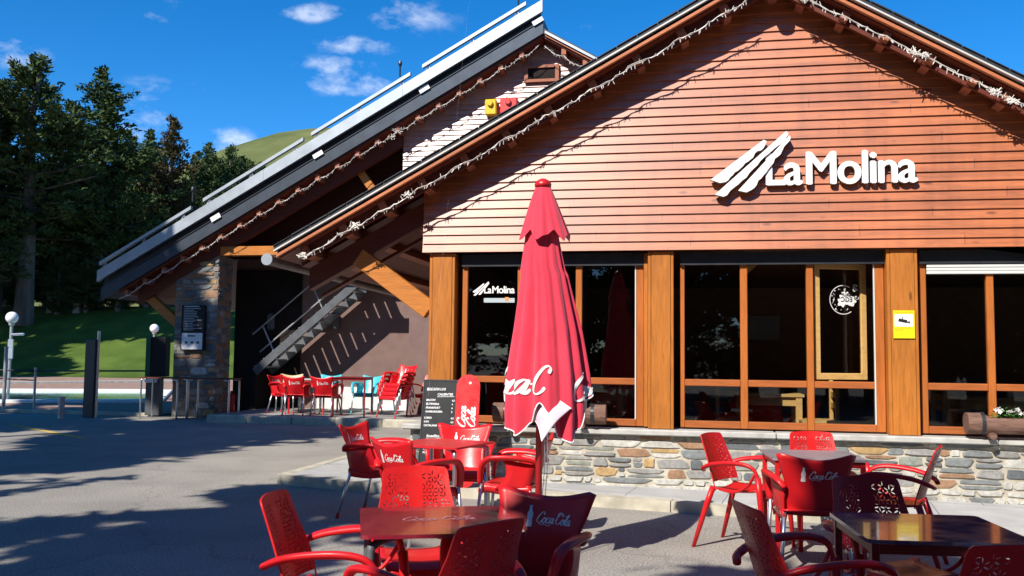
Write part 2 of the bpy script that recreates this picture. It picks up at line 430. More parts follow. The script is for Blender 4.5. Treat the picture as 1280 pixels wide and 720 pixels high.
def tabletop(name, base, coat=.6, r0=.10):
    t = MT(name, .12, .5, coat=coat, coatr=.05); v = t.co()
    t.col(t.ramp(t.noise(v, 5, 5), [(.3, tuple(c*.8 for c in base)), (.7, tuple(c*1.1 for c in base))]))
    t.rough(t.ramp(t.noise(v, 9, 5), [(.35, (r0,)*3), (.7, (r0+.14,)*3)])); return t.m
M['top_red'] = tabletop('red_table_top', (.62, .02, .03), .1, .3)
M['top_dark'] = tabletop('dark_table_top', (.030, .034, .10))
M['top_brown'] = tabletop('brown_table_top', (.24, .014, .03), .5, .12)
# =================================================================== SETTING
def sheet(name, pts, z, mat, kind='structure'):
    bm = NB(); vs = [bm.verts.new((*p[:2], p[2] if len(p) > 2 else z)) for p in pts]; f = bm.faces.new(vs)
    if f.normal.z < 0: f.normal_flip()
    return tag(obj(name, bm, mat, recalc=False), kind=kind)
sheet('ground', [(-1500, -1500), (1500, -1500), (1500, 1500), (-1500, 1500)], 0, M['asphalt'])
# yellow bay line on the road
bm = NB(); a, b = onz(15, 531, .004), onz(106, 548, .004); d = (b-a).normalized(); s = Vector((-d.y, d.x, 0))*.06
bm.faces.new([bm.verts.new(p) for p in (a-s, b-s, b+s, a+s)])
tag(obj('road_marking', bm, plain('worn_yellow_paint', (.58, .42, .10), .8, .2, .3, 9)), kind='structure')

# front pavement with its kerb
PV = [(-4.45, 9.62), (-3.55, 9.33), (-.92, 9.0), (.6, 8.72), (2.7, 8.34), (6.5, 7.6), (6.5, 9.95), (-3.1, 9.95), (-3.1, 14.5), (-4.4, 14.5)]
def pvz(x): return max(.02, .10 - .032*max(0, x+.2))
bm = NB()
top = [bm.verts.new((x, y, pvz(x))) for x, y in PV]; bot = [bm.verts.new((x, y, -.05)) for x, y in PV]
bm.faces.new(top)
for i in range(len(PV)): bm.faces.new((bot[i], bot[(i+1) % len(PV)], top[(i+1) % len(PV)], top[i]))
tag(obj('pavement', bm, M['slab']), kind='structure')
bm = NB()
def kerbrun(bm, pts, w, over, jit=0):
    for (x0, y0), (x1, y1) in zip(pts[:-1], pts[1:]):
        L = math.hypot(x1-x0, y1-y0); n = max(1, round(L/.95)); dx, dy = (x1-x0)/L, (y1-y0)/L; nx, ny = dy, -dx
        for k in range(n):
            a, b = k/n*L+.004, (k+1)/n*L-.004; j = random.uniform(-.006, .006)
            P = [(x0+dx*t+nx*o, y0+dy*t+ny*o) for t, o in ((a, -w), (b, -w), (b, .02+j), (a, .02+j))]
            zt = [pvz(p[0])+over+random.uniform(-.003, .003) for p in P]
            V = [bm.verts.new((*p, -.03)) for p in P]+[bm.verts.new((*p, z)) for p, z in zip(P, zt)]
            for q in ((4, 5, 6, 7), (0, 1, 5, 4), (1, 2, 6, 5), (2, 3, 7, 6), (3, 0, 4, 7)): bm.faces.new([V[i] for i in q])
kerbrun(bm, [(-4.45, 9.62), (-3.55, 9.33), (-.92, 9.0), (.6, 8.72), (2.7, 8.34), (6.5, 7.6)], .12, .004)
kerbrun(bm, [(-4.4, 14.5), (-4.45, 9.64)], .12, .004)
tag(obj('kerb', bm, M['kerb']), kind='structure')
# platform under the stairs
bm = NB(); bx(bm, -9.7, -2.9, 17.62, 20.6, -.05, .148); tag(obj('platform_pavement', bm, M['platform']), kind='structure')
bm = NB()
x = -9.7
while x < -3:
    w = random.uniform(.85, 1.0); bx(bm, x+.004, x+w-.004, 17.48, 17.615, -.05, .155+random.uniform(-.004, .004), .02); x += w
tag(obj('platform_kerb', bm, M['kerb']), kind='structure')
# pool terrace
sheet('terrace_paving', [(-70, 18.9), (-11.6, 18.9), (-11.6, 21), (-6, 21), (-6, 46), (-70, 46)], .03, M['terrace'])
bm = NB(); bx(bm, -60, -11.7, 18.7, 18.9, -.02, .07, .01); tag(obj('terrace_kerb', bm, M['kerb']), kind='structure')
P0 = [onz(-60, 503, .05), onz(190, 502, .05), onz(205, 489, .05), onz(-60, 488, .05)]
sheet('pool_water', [(p.x, p.y) for p in P0], .045, M['water'])
bm = NB()
for a, b in zip(P0, P0[1:]+P0[:1]): beam(bm, (a.x, a.y, .07), (b.x, b.y, .07), .55, .08, bev=.01)
tag(obj('pool_edge_paving', bm, M['white']), kind='structure')
bm = NB(); a, b = onz(-80, 479.5, .05), onz(235, 477, .05); beam(bm, (a.x, a.y, .06), (b.x, b.y, .06), .8, .1)
tag(obj('far_path', bm, M['concrete']), kind='structure')
# lawn bank and hills
bm = NB()
def lawnz(x, y):
    t = (y-43)/13.5; s = max(0, t)
    z = (4.4*min(1, s)**1.15 if s < 1 else 4.4+(y-56.5)*.05)
    return z + .10*mnoise.noise(Vector((x*.15, y*.15, 0)))*min(1, s*2) + .02
NX, NY = 60, 60
G = [[bm.verts.new((-95+i*2.2, 42.6+(j/NY)**1.6*110, lawnz(-95+i*2.2, 42.6+(j/NY)**1.6*110))) for j in range(NY+1)] for i in range(NX+1)]
for i in range(NX):
    for j in range(NY): bm.faces.new((G[i][j], G[i+1][j], G[i+1][j+1], G[i][j+1]))
tag(obj('lawn', bm, M['grass'], smooth=True), kind='structure')
bm = NB()
pk = atd(436, 160, 800)
G = []
for i in range(57):
    row = []
    for j in range(33):
        dx_, dy_ = (i/56-.5)*1500, (j/32-.5)*1300
        h = pk.z*math.exp(-(dx_/225)**2-(dy_/300)**2) + 5*mnoise.noise(Vector((dx_*.008, dy_*.008, 1))) + 1.2*mnoise.noise(Vector((dx_*.05, dy_*.05, 3))) - 6
        row.append(bm.verts.new((pk.x+dx_, pk.y+dy_, h)))
    G.append(row)
for i in range(56):
    for j in range(32): bm.faces.new((G[i][j], G[i+1][j], G[i+1][j+1], G[i][j+1]))
tag(obj('mountain', bm, M['hill'], smooth=True), kind='structure')

# =================================================================== STONE MASONRY
def stones(bm, w, h, place, rng, rows=(.05, .13), widths=(.10, .34), topfn=None, depth=(.006, .022), bottompale=0, mats=(0, 1, 2, 3, 4, 5, 6), wts=(5, 4, 3, 2, 2, 2, 2), gap=.022):
    """irregular coursed rubble as separate proud stones; place(u, v, d) -> point"""
    z = .012
    while z < h-.02:
        rh = min(rng.uniform(*rows), h-z)
        u = rng.uniform(-.12, 0)
        while u < w:
            sw = rng.uniform(*widths)*(.7+.6*rng.random())*(1 if rh > .07 else 1.15)
            parts = [(z, rh)]
            if rh > .09 and rng.random() < .4:
                k = rng.uniform(.4, .6); parts = [(z, rh*k), (z+rh*k, rh*(1-k))]
            for pz, ph in parts:
                x0, x1, z0, z1 = max(0, u+gap*rng.uniform(.3, .9)), min(w, u+sw-gap*rng.uniform(.2, .7)), pz+gap*rng.uniform(.25, .75), pz+ph-gap*rng.uniform(.2, .6)
                if x1-x0 < .03 or z1-z0 < .015 or (topfn and max(topfn(x0), topfn(x1)) < z1): continue
                n = 11; pts = []; sh = rng.uniform(-.35, .35); tp = rng.uniform(-.25, .25); cx, cz, rx, rz = (x0+x1)/2, (z0+z1)/2, (x1-x0)/2, (z1-z0)/2
                ex = rng.uniform(2.2, 7)
                for k in range(n):
                    t = 2*PI*(k+.5*rng.random())/n; ct, st = math.cos(t), math.sin(t)
                    px_ = math.copysign(abs(ct)**(2/ex), ct)*rx*rng.uniform(.87, 1.06); pz_ = math.copysign(abs(st)**(2/ex), st)*rz*rng.uniform(.84, 1.07); px_ = px_*(1-tp*pz_/max(rz, .01)) + sh*pz_*.6
                    pts.append((cx+px_, cz+pz_))
                d = rng.uniform(*depth); mi = rng.choices(mats, wts)[0]
                if z < bottompale and rng.random() < .75: mi = 5
                A = [bm.verts.new(place(p[0], p[1], -.01)) for p in pts]
                B = [bm.verts.new(place(cx+(p[0]-cx)*.97, cz+(p[1]-cz)*.97, d*.75)) for p in pts]
                Cc = [bm.verts.new(place(cx+(p[0]-cx)*.84, cz+(p[1]-cz)*.82, d*rng.uniform(.9, 1.2))) for p in pts]
                for k in range(n):
                    k2 = (k+1) % n
                    bm.faces.new((A[k], A[k2], B[k2], B[k])).material_index = mi
                    bm.faces.new((B[k], B[k2], Cc[k2], Cc[k])).material_index = mi
                bm.faces.new(Cc).material_index = mi
            u += sw
        z += rh

# =================================================================== FRONT BUILDING
AX = .877
def zl(x): return .544*x + 4.936 if x <= AX else -.594*x + 5.934       # fascia line of the front roof
fb = thing('cafe_building', 'timber clad gabled cafe with orange wood pillars and a stone base', 'building')
XR = 7.2; XE = -4.5
bm = NB(); rng = random.Random(3)
stones(bm, 8.6, .60, lambda u, v, d: (-3.0+u, 9.885-d, v+.02), rng, rows=(.05, .155), widths=(.07, .40), bottompale=.10, gap=.012, wts=(6, 5, 4, 1.6, 1.6, 3, 2.5))
bx(bm, -3.02, 6.2, 9.885, 10.3, -.1, .617, mi=7)
obj('stone_base', bm, M['st']+[M['mortar']], fb)
bm = NB()
x = -3.1
while x < 6:
    w = random.uniform(1.9, 2.3); bx(bm, x+.003, x+w-.003, 9.80, 10.34, .62, .683, .012); x += w
obj('window_sill', bm, M['concrete'], fb)
# siding boards, each tilted like weatherboard
bm = NB(); z = 2.575; bh = .0966; slope_l = .544
row = 0
while z < 5.5:
    zm = z + bh*.2
    xl = max(-2.91, (zm-4.936)/.544-.02); xr = min(XR-.5, (5.934-zm)/.594+.02)
    if xr-xl > .1:
        P = [(9.853, z+.005), (9.872, z+bh+.005), (9.91, z+bh+.005), (9.91, z+.005)]
        prism(bm, P, 'x', xl + random.uniform(-.004, .004) if xl <= -2.9 else xl, xr)
    z += bh; row += 1
obj('siding_wall', bm, M['siding'], fb)
bm = NB()
prism(bm, [(-2.86, 2.62), (XR-.6, 2.62), (XR-.6, zl(XR-.6)+.02), (AX, zl(AX)+.02), (-2.86, zl(-2.86)+.02)], 'y', 9.915, 10.02)
obj('backing_wall', bm, M['eave'], fb)
# pillars
for x0, x1 in ((-2.84, -2.55), (-.42, -.15), (1.995, 2.29), (4.42, 4.72)):
    bm = NB()
    bx(bm, x0+.035, x1-.03, 9.905, 10.22, .686, 2.57, .006)
    bx(bm, x0, x0+.033, 9.91, 10.24, .686, 2.572, .004); bx(bm, x1-.028, x1, 9.908, 10.24, .686, 2.572, .004)
    obj('pillar', bm, M['pillar'], fb)
# windows
def window(xs, logo=None, open_casement=False, shut=None):
    """xs: list of (x0,x1) uprights from left to right"""
    bm = NB()
    for i, (a, b) in enumerate(xs): bx(bm, a, b, 10.035 if i in (0, len(xs)-1) else 10.03, 10.11, .70, 2.56, .006)
    w = obj('window', bm, M['frame'], fb)
    for (a, b), (c_, d_) in zip(xs[:-1], xs[1:]):
        for nm, y_, za, zb_ in (('transom', 10.04, 1.14, 1.212), ('bottom_rail', 10.03, .70, .775), ('head_rail', 10.045, 2.50, 2.56)):
            bm = NB(); bx(bm, b+.001, c_-.001, y_, 10.105, za, zb_, .006); obj(nm, bm, M['frame_h'], w)
    bm = NB()
    for k, ((a, b), (c_, d_)) in enumerate(zip(xs[:-1], xs[1:])):
        bx(bm, b+.001, c_-.001, 10.075, 10.079, .776, 1.139)
        if not (open_casement and k in (1, 2)): bx(bm, b+.001, c_-.001, 10.075, 10.079, 1.213, 2.499)
    obj('pane', bm, M['glass'], w)
    bm = NB(); bx(bm, xs[-1][0]-.014, xs[-1][0]-.002, 10.032, 10.06, .775, 2.5)
    obj('guide_strip', bm, M['shutter'], w)
    if shut:
        bm = NB()
        for k in range(3): bx(bm, xs[0][1], xs[-1][0], 10.0+.004*(k % 2), 10.028, shut+k*.034, shut+.031+k*.034, .004)
        obj('roller_shutter', bm, M['shutter'], w)
    bm = NB(); bx(bm, xs[0][0], xs[-1][1], 9.99, 10.026, 2.43 if not shut else 2.425, 2.565); obj('shutter_box', bm, M['darkmetal'], w)
    return w
w1 = window([(-2.49, -2.43), (-1.86, -1.80), (-1.21, -1.14), (-.55, -.47)])
w2 = window([(-.08, -.035), (.545, .62), (1.22, 1.29), (1.90, 1.99)], open_casement=True)
w3 = window([(2.33, 2.40), (2.97, 3.04), (3.62, 3.69), (4.28, 4.36)], shut=2.32)
# side trims between window and pillar
bm = NB()
for a, b in ((-.463, -.425), (1.9925, 1.9945)): pass
bx(bm, -.467, -.424, 9.99, 10.2, .70, 2.56, .004); obj('window_trim', bm, M['pillar'], fb)
# the casement opened inwards in the middle window (hinged on the right)
bm = NB()
hx, hy = 1.305, 10.13; ang = rad(20); dx, dy = math.cos(ang), math.sin(ang)
L = .575
def cp(t, z, o=0): return (hx+dx*t*L, hy+dy*t*L+o, z)
for t in (0.05, .97): beam(bm, cp(t, 1.225), cp(t, 2.46), .05, .065, up=(dx, dy, 0), bev=.005)
for zz in (1.26, 2.43): beam(bm, cp(.08, zz), cp(.94, zz), .05, .07, bev=.005)
cas = obj('casement', bm, M['pine'], fb)
bm = NB(); V = [bm.verts.new(cp(t, z)) for t, z in ((.08, 1.29), (.94, 1.29), (.94, 2.40), (.08, 2.40))]; bm.faces.new(V); obj('pane', bm, M['glass'], cas)
# roof, two slopes
def slope_slab(bm, xa, xb, lo, hi, y0, y1, zf=zl, mi=0):
    prism(bm, [(xa, zf(xa)+lo), (xb, zf(xb)+lo), (xb, zf(xb)+hi), (xa, zf(xa)+hi)], 'y', y0, y1, mi)
bm = NB()
slope_slab(bm, XE, AX-.002, .09, .128, 9.44, 26); slope_slab(bm, AX+.002, XR, .09, .128, 9.44, 26)
x = XE
while x < XR:                                         # slate edge steps
    if abs(x-AX) > .2 and abs(x+.21-AX) > .2: slope_slab(bm, x, x+.2, .129, .136+.008*random.random(), 9.425, 9.75)
    x += .21
rf = obj('roof', bm, M['slate'], fb)
bm = NB(); slope_slab(bm, XE+.02, AX-.002, .036, .089, 9.50, 25.9); slope_slab(bm, AX+.002, XR, .036, .089, 9.50, 25.9); obj('roof_deck', bm, M['dark'], rf)
bm = NB(); x = XE
while x < XR:
    L = 1.0; e = min(x+L, XR)
    for a, b in ([(x, e)] if not (x < AX < e) else [(x, AX-.003), (AX+.003, e)]):
        if b-a > .02: slope_slab(bm, a, b-.003, .070, .088, 9.437, 9.499)
    x += L
obj('drip_edge', bm, M['drip'], rf)
bm = NB()
for a, b in ((XE+.02, -1.9), (-1.9, AX-.002), (AX+.002, 3.15), (3.15, XR)): slope_slab(bm, a, b-.002, .0, .034, 9.468, 9.52)
obj('fascia', bm, M['fascia'], rf)
bm = NB()
slope_slab(bm, XE+.03, AX-.002, -.02, .033, 9.522, 25.8); slope_slab(bm, AX+.002, XR, -.02, .033, 9.522, 25.8)
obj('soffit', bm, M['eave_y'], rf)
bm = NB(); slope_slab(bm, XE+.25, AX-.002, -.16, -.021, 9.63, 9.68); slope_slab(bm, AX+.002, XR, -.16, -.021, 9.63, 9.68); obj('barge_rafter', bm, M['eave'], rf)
PUR = [-4.22, -3.78, -3.33, -2.88, -2.41, -1.95, -1.49, -1.02, -.55, -.09, .35, 1.22, 1.61, 2.0, 2.42, 2.81, 3.11, 3.5, 3.9]
for x in PUR:
    bm = NB(); th = math.atan(.544 if x < AX else -.594); zc = zl(x)
    c_, s_ = math.cos(th), math.sin(th)
    def q(a, b): return (x + a*c_ - b*s_, zc + a*s_ + b*c_)
    w, t0, t1 = .042, -.022, -.150
    y1 = 9.845 if x > -2.8 else 17.5
    pr = [q(-w, t0), q(w, t0), q(w, t1), q(-w, t1)]; pf = [q(-w, t0), q(w, t0), q(w, t1+.045), q(-w, t1+.045)]
    A = [bm.verts.new((p[0], 9.575, p[1])) for p in pf]; B = [bm.verts.new((p[0], 9.70, p[1])) for p in pr]; D = [bm.verts.new((p[0], y1, p[1])) for p in pr]
    bm.faces.new(A); bm.faces.new(D)
    for S, T in ((A, B), (B, D)):
        for k in range(4): bm.faces.new((S[k], S[(k+1) % 4], T[(k+1) % 4], T[k]))
    obj('purlin', bm, M['purlin'], fb)
bm = NB(); tube(bm, [(AX, 9.5, zl(AX)-.14), (AX, 9.9, zl(AX)-.14)], .085, 12); obj('ridge_beam', bm, M['purlin'], fb)
# left overhang: truss beam, brace, gutter
bm = NB(); slope_slab(bm, -4.28, -2.86, -.44, -.19, 9.93, 10.08); slope_slab(bm, -4.28, -2.86, -.50, -.46, 10.3, 10.4); obj('truss_beam', bm, M['eave'], fb)
bm = NB(); beam(bm, (-2.845, 9.985, 1.935), (-3.70, 9.985, 2.55), .12, .21, bev=.008); obj('brace', bm, M['brace'], fb)
bm = NB(); tube(bm, [(-4.56, 9.42, 2.47), (-4.55, 18.0, 2.36)], .062, 14); g = obj('gutter', bm, M['gutter'], fb, smooth=False)
bm = NB(); tube(bm, [(-4.56, 9.405, 2.47), (-4.56, 9.418, 2.47)], .066, 16); obj('end_cap', bm, M['zinc'], g)
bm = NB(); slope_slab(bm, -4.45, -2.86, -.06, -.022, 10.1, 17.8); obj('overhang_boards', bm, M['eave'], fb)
# shell and room
bm = NB()
bx(bm, -2.86, -2.76, 10.25, 19.2, -.1, 3.2); bx(bm, 6.6, 6.7, 10.25, 19.2, -.1, 3.2); bx(bm, -2.76, 6.6, 16.0, 16.1, -.1, 3.2)
obj('room_wall', bm, plain('room_wall_paint', (.34, .21, .15), .8, .2), fb)
bm = NB(); bx(bm, -2.76, 6.6, 10.02, 16, 2.62, 2.7); obj('room_ceiling', bm, plain('room_ceiling_wood', (.2, .10, .055), .8, .2), fb)
bm = NB(); bx(bm, -2.76, 6.6, 10.31, 16, .25, .30); obj('room_floor', bm, plain('room_floor_tile', (.24, .17, .12), .5, .4), fb)

# =================================================================== REAR BUILDING
rb = thing('rear_building', 'taller weatherboarded gable behind the cafe with a sloping metal roof edge', 'building', (0, 0, 0))
BX = -2.95; SL = .558
def bt(x): return 8.68 + SL*(x+3.1)
def zb(x): return bt(x) - .68
def rz2(x): return 8.08 - .585*(x-BX)
XL = -12.85
def sl2(bm, xa, xb, lo, hi, y0, y1, f=bt, mi=0):
    prism(bm, [(xa, f(xa)+lo), (xb, f(xb)+lo), (xb, f(xb)+hi), (xa, f(xa)+hi)], 'y', y0, y1, mi)
bm = NB(); sl2(bm, XL, BX, -.62, -.3, 18.46, 30); sl2(bm, BX+.002, 3, .03, .14, 18.40, 30, rz2); r2 = obj('roof', bm, M['slate'], rb)
bm = NB(); sl2(bm, XL, BX+.02, -.68, -.40, 18.38, 18.44); obj('fascia', bm, M['zinc_dark'], r2)
bm = NB(); sl2(bm, XL+.03, BX-.03, -.40, -.02, 18.45, 18.459); sl2(bm, -12, BX-.05, -.405, -.385, 18.36, 18.375); obj('flashing', bm, M['darkmetal'], r2)
for a, b in ((XL-.05, -9.0), (-9.0, -5.9), (-5.9, BX+.02)):
    bm = NB(); sl2(bm, a, b-.004, -.25, .0, 18.28, 18.36); obj('edge_beam', bm, M['zinc'], r2)
for a, b in ((128, 243), (254, 380), (387, 512), (525, 656)):
    pa = ony(a, 300, 18.5).x; pb = ony(b, 200, 18.5).x
    bm = NB(); sl2(bm, pa, pb, .17, .245, 18.42, 18.50); rl = obj('snow_rail', bm, M['zinc'], r2)
    bm = NB(); n = 3
    for k in range(n):
        xx = pa+(pb-pa)*(.06+.86*k/(n-1)); z0 = bt(xx)
        for s in (-.1, .06): tube(bm, [(xx+s, 18.47, z0-.02), (xx, 18.47, z0+.16)], .014, 6)
    obj('bracket', bm, M['pale_steel'], rl)
for px_, py_ in ((241, 247), (500, 90), (648, 4)):
    p = ony(px_, py_, 18.5); bm = NB(); tube(bm, [(p.x, 18.5, p.z-.1), (p.x, 18.5, p.z+.16)], .02, 8); lathe(bm, [(.035, 0), (.045, .04), (.03, .1)], (p.x, 18.5, p.z+.14), 10); obj('vent_pin', bm, M['darkmetal'], r2)
for px_, py_ in ((269, 270), (397, 191), (530, 109), (672, 24)):
    p = ony(px_, py_, 18.33); bm = NB(); th = math.atan(SL); box(bm, (p.x, 18.345, p.z-.03), (.24, .012, .11), Matrix.Rotation(-th, 3, 'Y'), .003); obj('cover_plate', bm, M['white'], r2)
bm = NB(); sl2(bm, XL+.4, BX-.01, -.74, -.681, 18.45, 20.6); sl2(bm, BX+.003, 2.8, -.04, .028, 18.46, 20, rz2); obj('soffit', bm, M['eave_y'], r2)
bm = NB(); sl2(bm, BX+.06, 2.9, -.0, .027, 18.41, 18.459, rz2); obj('barge_board', bm, M['fascia'], r2)
bm = NB(); sl2(bm, BX+.06, 2.9, .045, .10, 18.37, 18.398, rz2); obj('drip_edge', bm, M['zinc'], r2)
x = -12.3; k = 0
while x < -1.2:
    zc = bt(x)-.741 if x < BX-.1 else rz2(x)-.041
    if abs(x-BX) > .12:
        bm = NB(); bx(bm, x-.05, x+.05, 18.48, 18.86, zc-.13, zc-.001, .006); obj('purlin', bm, M['purlin'], rb)
    x += .445
# gable weatherboards
bm = NB(); z = 4.3; bh = .108
while z < 8.0:
    zm = z+bh*.3
    xl = max(-6.05, BX+(zm-8.0)/SL-.05); xr = min(2.5, BX-(zm-8.06)/.585+.05)
    if xr-xl > .15: prism(bm, [(18.858, z+.008), (18.884, z+bh+.008), (18.94, z+bh+.008), (18.94, z+.008)], 'x', xl, xr)
    z += bh
obj('siding_wall', bm, M['siding_far'], rb)
bm = NB(); bx(bm, -6.0, 2.4, 18.95, 19.1, 2.9, 6.2); bx(bm, -6.02, -5.9, 18.95, 20.5, 4.2, 6.6); prism(bm, [(-6.0, 6.2), (2.4, 6.2), (2.4, 4.9), (BX, 8.0), (-6.0, 6.22)], 'y', 18.96, 19.08); obj('gable_core', bm, M['eave'], rb)
# vent with louvre
a = ony(656, 83, 18.85); b = ony(699, 102, 18.85)
bm = NB(); bx(bm, a.x, b.x, 18.79, 18.86, a.z-.06, a.z); bx(bm, a.x, b.x, 18.79, 18.86, b.z, b.z+.06); bx(bm, a.x, a.x+.08, 18.79, 18.86, b.z+.06, a.z-.06); bx(bm, b.x-.08, b.x, 18.79, 18.86, b.z+.06, a.z-.06)
ve = obj('vent', bm, M['purlin'], rb)
bm = NB(); bx(bm, a.x+.081, b.x-.081, 18.83, 18.858, b.z+.061, a.z-.061); obj('opening', bm, M['dark'], ve)
# porch: tie beam, rafter, boarding toned dark for shade, strut
bm = NB(); bx(bm, -10.22, -4.6, 18.78, 18.95, 3.575, 3.78, .01); obj('tie_beam', bm, M['brace'], rb)
bm = NB(); sl2(bm, -12.2, -6.06, -1.11, -.75, 18.80, 18.93); obj('rafter', bm, M['eave'], rb)
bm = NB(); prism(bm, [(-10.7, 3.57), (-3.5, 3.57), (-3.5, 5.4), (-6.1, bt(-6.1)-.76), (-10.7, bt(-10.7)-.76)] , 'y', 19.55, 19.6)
obj('upper_boarding', bm, wood('shade_toned_boards', (.045, .014, .009), 'x', .7, .2), rb)  # infill coloured near-black so it reads as shaded
bm = NB(); a = ony(447, 214, 18.97); b = ony(470, 243, 18.97); beam(bm, (a.x-.03, 19.02, a.z+.1), (b.x, 19.02, b.z), .12, .17, bev=.008); obj('strut', bm, M['brace'], rb)
bm = NB(); beam(bm, (-11.25, 18.95, 2.05), (-12.15, 18.95, 2.78), .16, .2, bev=.01); obj('brace', bm, M['brace'], rb)
# walls under the porch
bm = NB(); bx(bm, -10.7, -2.9, 20.5, 20.7, .0, 3.4); prism(bm, [(-10.7, 3.4), (-2.9, 3.4), (-2.9, 7.4), (-3.2, 7.4), (-10.7, bt(-10.7)-.8)], 'y', 20.5, 20.7); obj('back_wall', bm, M['mauve'], rb)
bm = NB(); bx(bm, -5.96, -2.88, 19.25, 20.49, .0, 4.2); obj('projecting_wall', bm, M['mauve'], rb)
bm = NB(); bx(bm, -8.55, -5.97, 20.45, 20.495, .1, .66); obj('plinth', bm, M['plinth'], rb)
bm = NB(); bx(bm, -10.68, -9.0, 20.44, 20.495, .0, 3.4); bx(bm, -10.2, -9.68, 19.6, 20.43, .15, .98); obj('wall_shade_and_landing', bm, M['dark'], rb)  # near-black sheet paints the wall's shade; the small box is a dark landing
for px_, py_ in ((420, 402), (339, 402)):
    p = ony(px_, py_, 20.44); bm = NB(); bx(bm, p.x-.09, p.x+.09, 20.36, 20.499, p.z-.2, p.z+.2, .05); obj('bulkhead_lamp', bm, M['steel'], rb)
# stone pier
def ptop(u): return bt(-11.27+u)-1.13
bm = NB(); rng = random.Random(5)
stones(bm, 1.02, 4.2, lambda u, v, d: (-11.27+u, 18.80-d, v), rng, rows=(.10, .20), widths=(.16, .42), topfn=ptop, mats=(0, 1, 2, 3, 4, 5, 6), wts=(3, 4, 4, 1, 3, 1, 1), gap=.026)
stones(bm, .62, 4.2, lambda u, v, d: (-10.25+d, 18.80+u, v), rng, rows=(.10, .20), widths=(.16, .36), topfn=lambda u: ptop(.9), mats=(0, 1, 2, 3, 4, 5, 6), wts=(1, 1, 3, 0, 6, 0, 1), gap=.026)
prism(bm, [(-11.27, 0), (-10.25, 0), (-10.25, ptop(1.02)+.02), (-11.27, ptop(0)+.02)], 'y', 18.80, 19.42, mi=7)
obj('stone_pier', bm, M['st']+[M['mortar_dark']], rb)

# =================================================================== STAIRCASE
st = thing('staircase', 'grey metal open staircase rising under the porch in front of the mauve wall', 'staircase', (-9.6, 19.5, .15))
def so(name, bm, mat, smooth=False): 
    for v in bm.verts: v.co -= Vector((-9.6, 19.5, .15))
    return obj(name, bm, mat, st, smooth)
A, B = Vector((-9.66, 0, 1.0)), Vector((-6.95, 0, 3.28))
for y in (19.5, 20.28):
    bm = NB(); beam(bm, (A.x, y, A.z), (B.x, y, B.z), .05, .18, bev=.005); so('stringer', bm, M['steel'])
N = 13
for k in range(N):
    t = (k+.5)/N; p = A.lerp(B, t); bm = NB(); bx(bm, p.x-.13, p.x+.11, 19.53, 20.25, p.z+.0, p.z+.028); bx(bm, p.x-.13, p.x-.11, 19.53, 20.25, p.z+.028, p.z+.05); so('tread', bm, M['pale_steel'])
bm = NB()
for t in (.08, .52, .98):
    p = A.lerp(B, t); tube(bm, [(p.x, 20.28, p.z), (p.x-.42, 20.28, p.z+.86)], .018, 6)
for h in (.45, .86):
    a, b = A.lerp(B, .0), A.lerp(B, 1.05); o = -.42*h/.86
    tube(bm, [(a.x+o-.05, 20.28, a.z+h), (b.x+o, 20.28, b.z+h)], .018, 6)
so('handrail', bm, M['pale_steel'])
# =================================================================== SIGNS
def molina(bm, place, h, depth, mi=0):
    """bold lettering; place(x, z, d): x right, z up in units of cap height"""
    g = text_geo('La', 1.0, 0, 0, .92, res=6); g2 = text_geo('Molina', 1.0, 0, 0, .92, res=6)
    x0 = max(v.x for v in g[0]) + .045
    vs = [v.copy() for v in g[0]] + [Vector((v.x+x0, v.y, 0)) for v in g2[0]]; n0 = len(g[0])
    fs = list(g[1]) + [tuple(i+n0 for i in f) for f in g2[1]]
    W = max(v.x for v in vs) - min(v.x for v in vs); cap = max(v.y for v in g[0]); xm = min(v.x for v in vs)
    sx = 4.44/W; sz = 1/cap
    cnt = set((p, q) for f in fs for p, q in zip(f, f[1:]+f[:1]))
    for k, (ox, oz) in enumerate(((0, 0), (.034, .001), (.068, -.001), (.024, .024), (.045, -.020))):
        dd = depth + .0006*k if depth > 0 else .0004*k
        P = [((v.x-xm)*sx+ox, v.y*sz+oz) for v in vs]
        F = [bm.verts.new(place(p[0], p[1], dd)) for p in P]
        for f in fs:
            try: bm.faces.new([F[i] for i in f]).material_index = mi
            except ValueError: pass
        if depth > 0:
            Bk = [bm.verts.new(place(p[0], p[1], .0002*k)) for p in P]
            for (p, q) in cnt:
                if (q, p) not in cnt: bm.faces.new((F[p], F[q], Bk[q], Bk[p])).material_index = 1
def emblem(bm, place, depth, jag=True):
    bars = [[(48, 295), (340, 75), (357, 82), (350, 104), (130, 310), (100, 314)], [(72, 380), (462, 30), (476, 40), (470, 56), (140, 384), (120, 393)], [(200, 360), (480, 54), (488, 68), (482, 84), (272, 358), (245, 371)]]
    rng = random.Random(2)
    for b in bars:
        q = [((x-352)/178, (329-y)/178) for x, y in b]
        lo = []
        if jag:
            a, c = q[3], q[4]; n = 16
            for i in range(1, n): t = i/n; o = rng.uniform(-.03, .035); lo.append((a[0]+(c[0]-a[0])*t+o*.6, a[1]+(c[1]-a[1])*t-o))
        pts = q[:4]+lo+q[4:]
        F = [bm.verts.new(place(x, z, depth)) for x, z in pts]; bm.faces.new(F).material_index = 0
        if depth > 0:
            Bk = [bm.verts.new(place(x, z, 0)) for x, z in pts]; n = len(F)
            for i in range(n): bm.faces.new((F[i], F[(i+1) % n], Bk[(i+1) % n], Bk[i])).material_index = 1
S0 = (.80, 9.835, 3.243); H0 = .33
sg = thing('wall_sign', 'big white raised La Molina lettering with ski stroke emblem on the gable boards', 'sign', S0)
pl = lambda x, z, d: (x*H0, -d*1.0, z*H0)
shade = plain('sign_edge', (.30, .29, .28), .6, .3)
bm = NB(); molina(bm, pl, H0, .042); obj('lettering', bm, [M['white'], shade], sg)
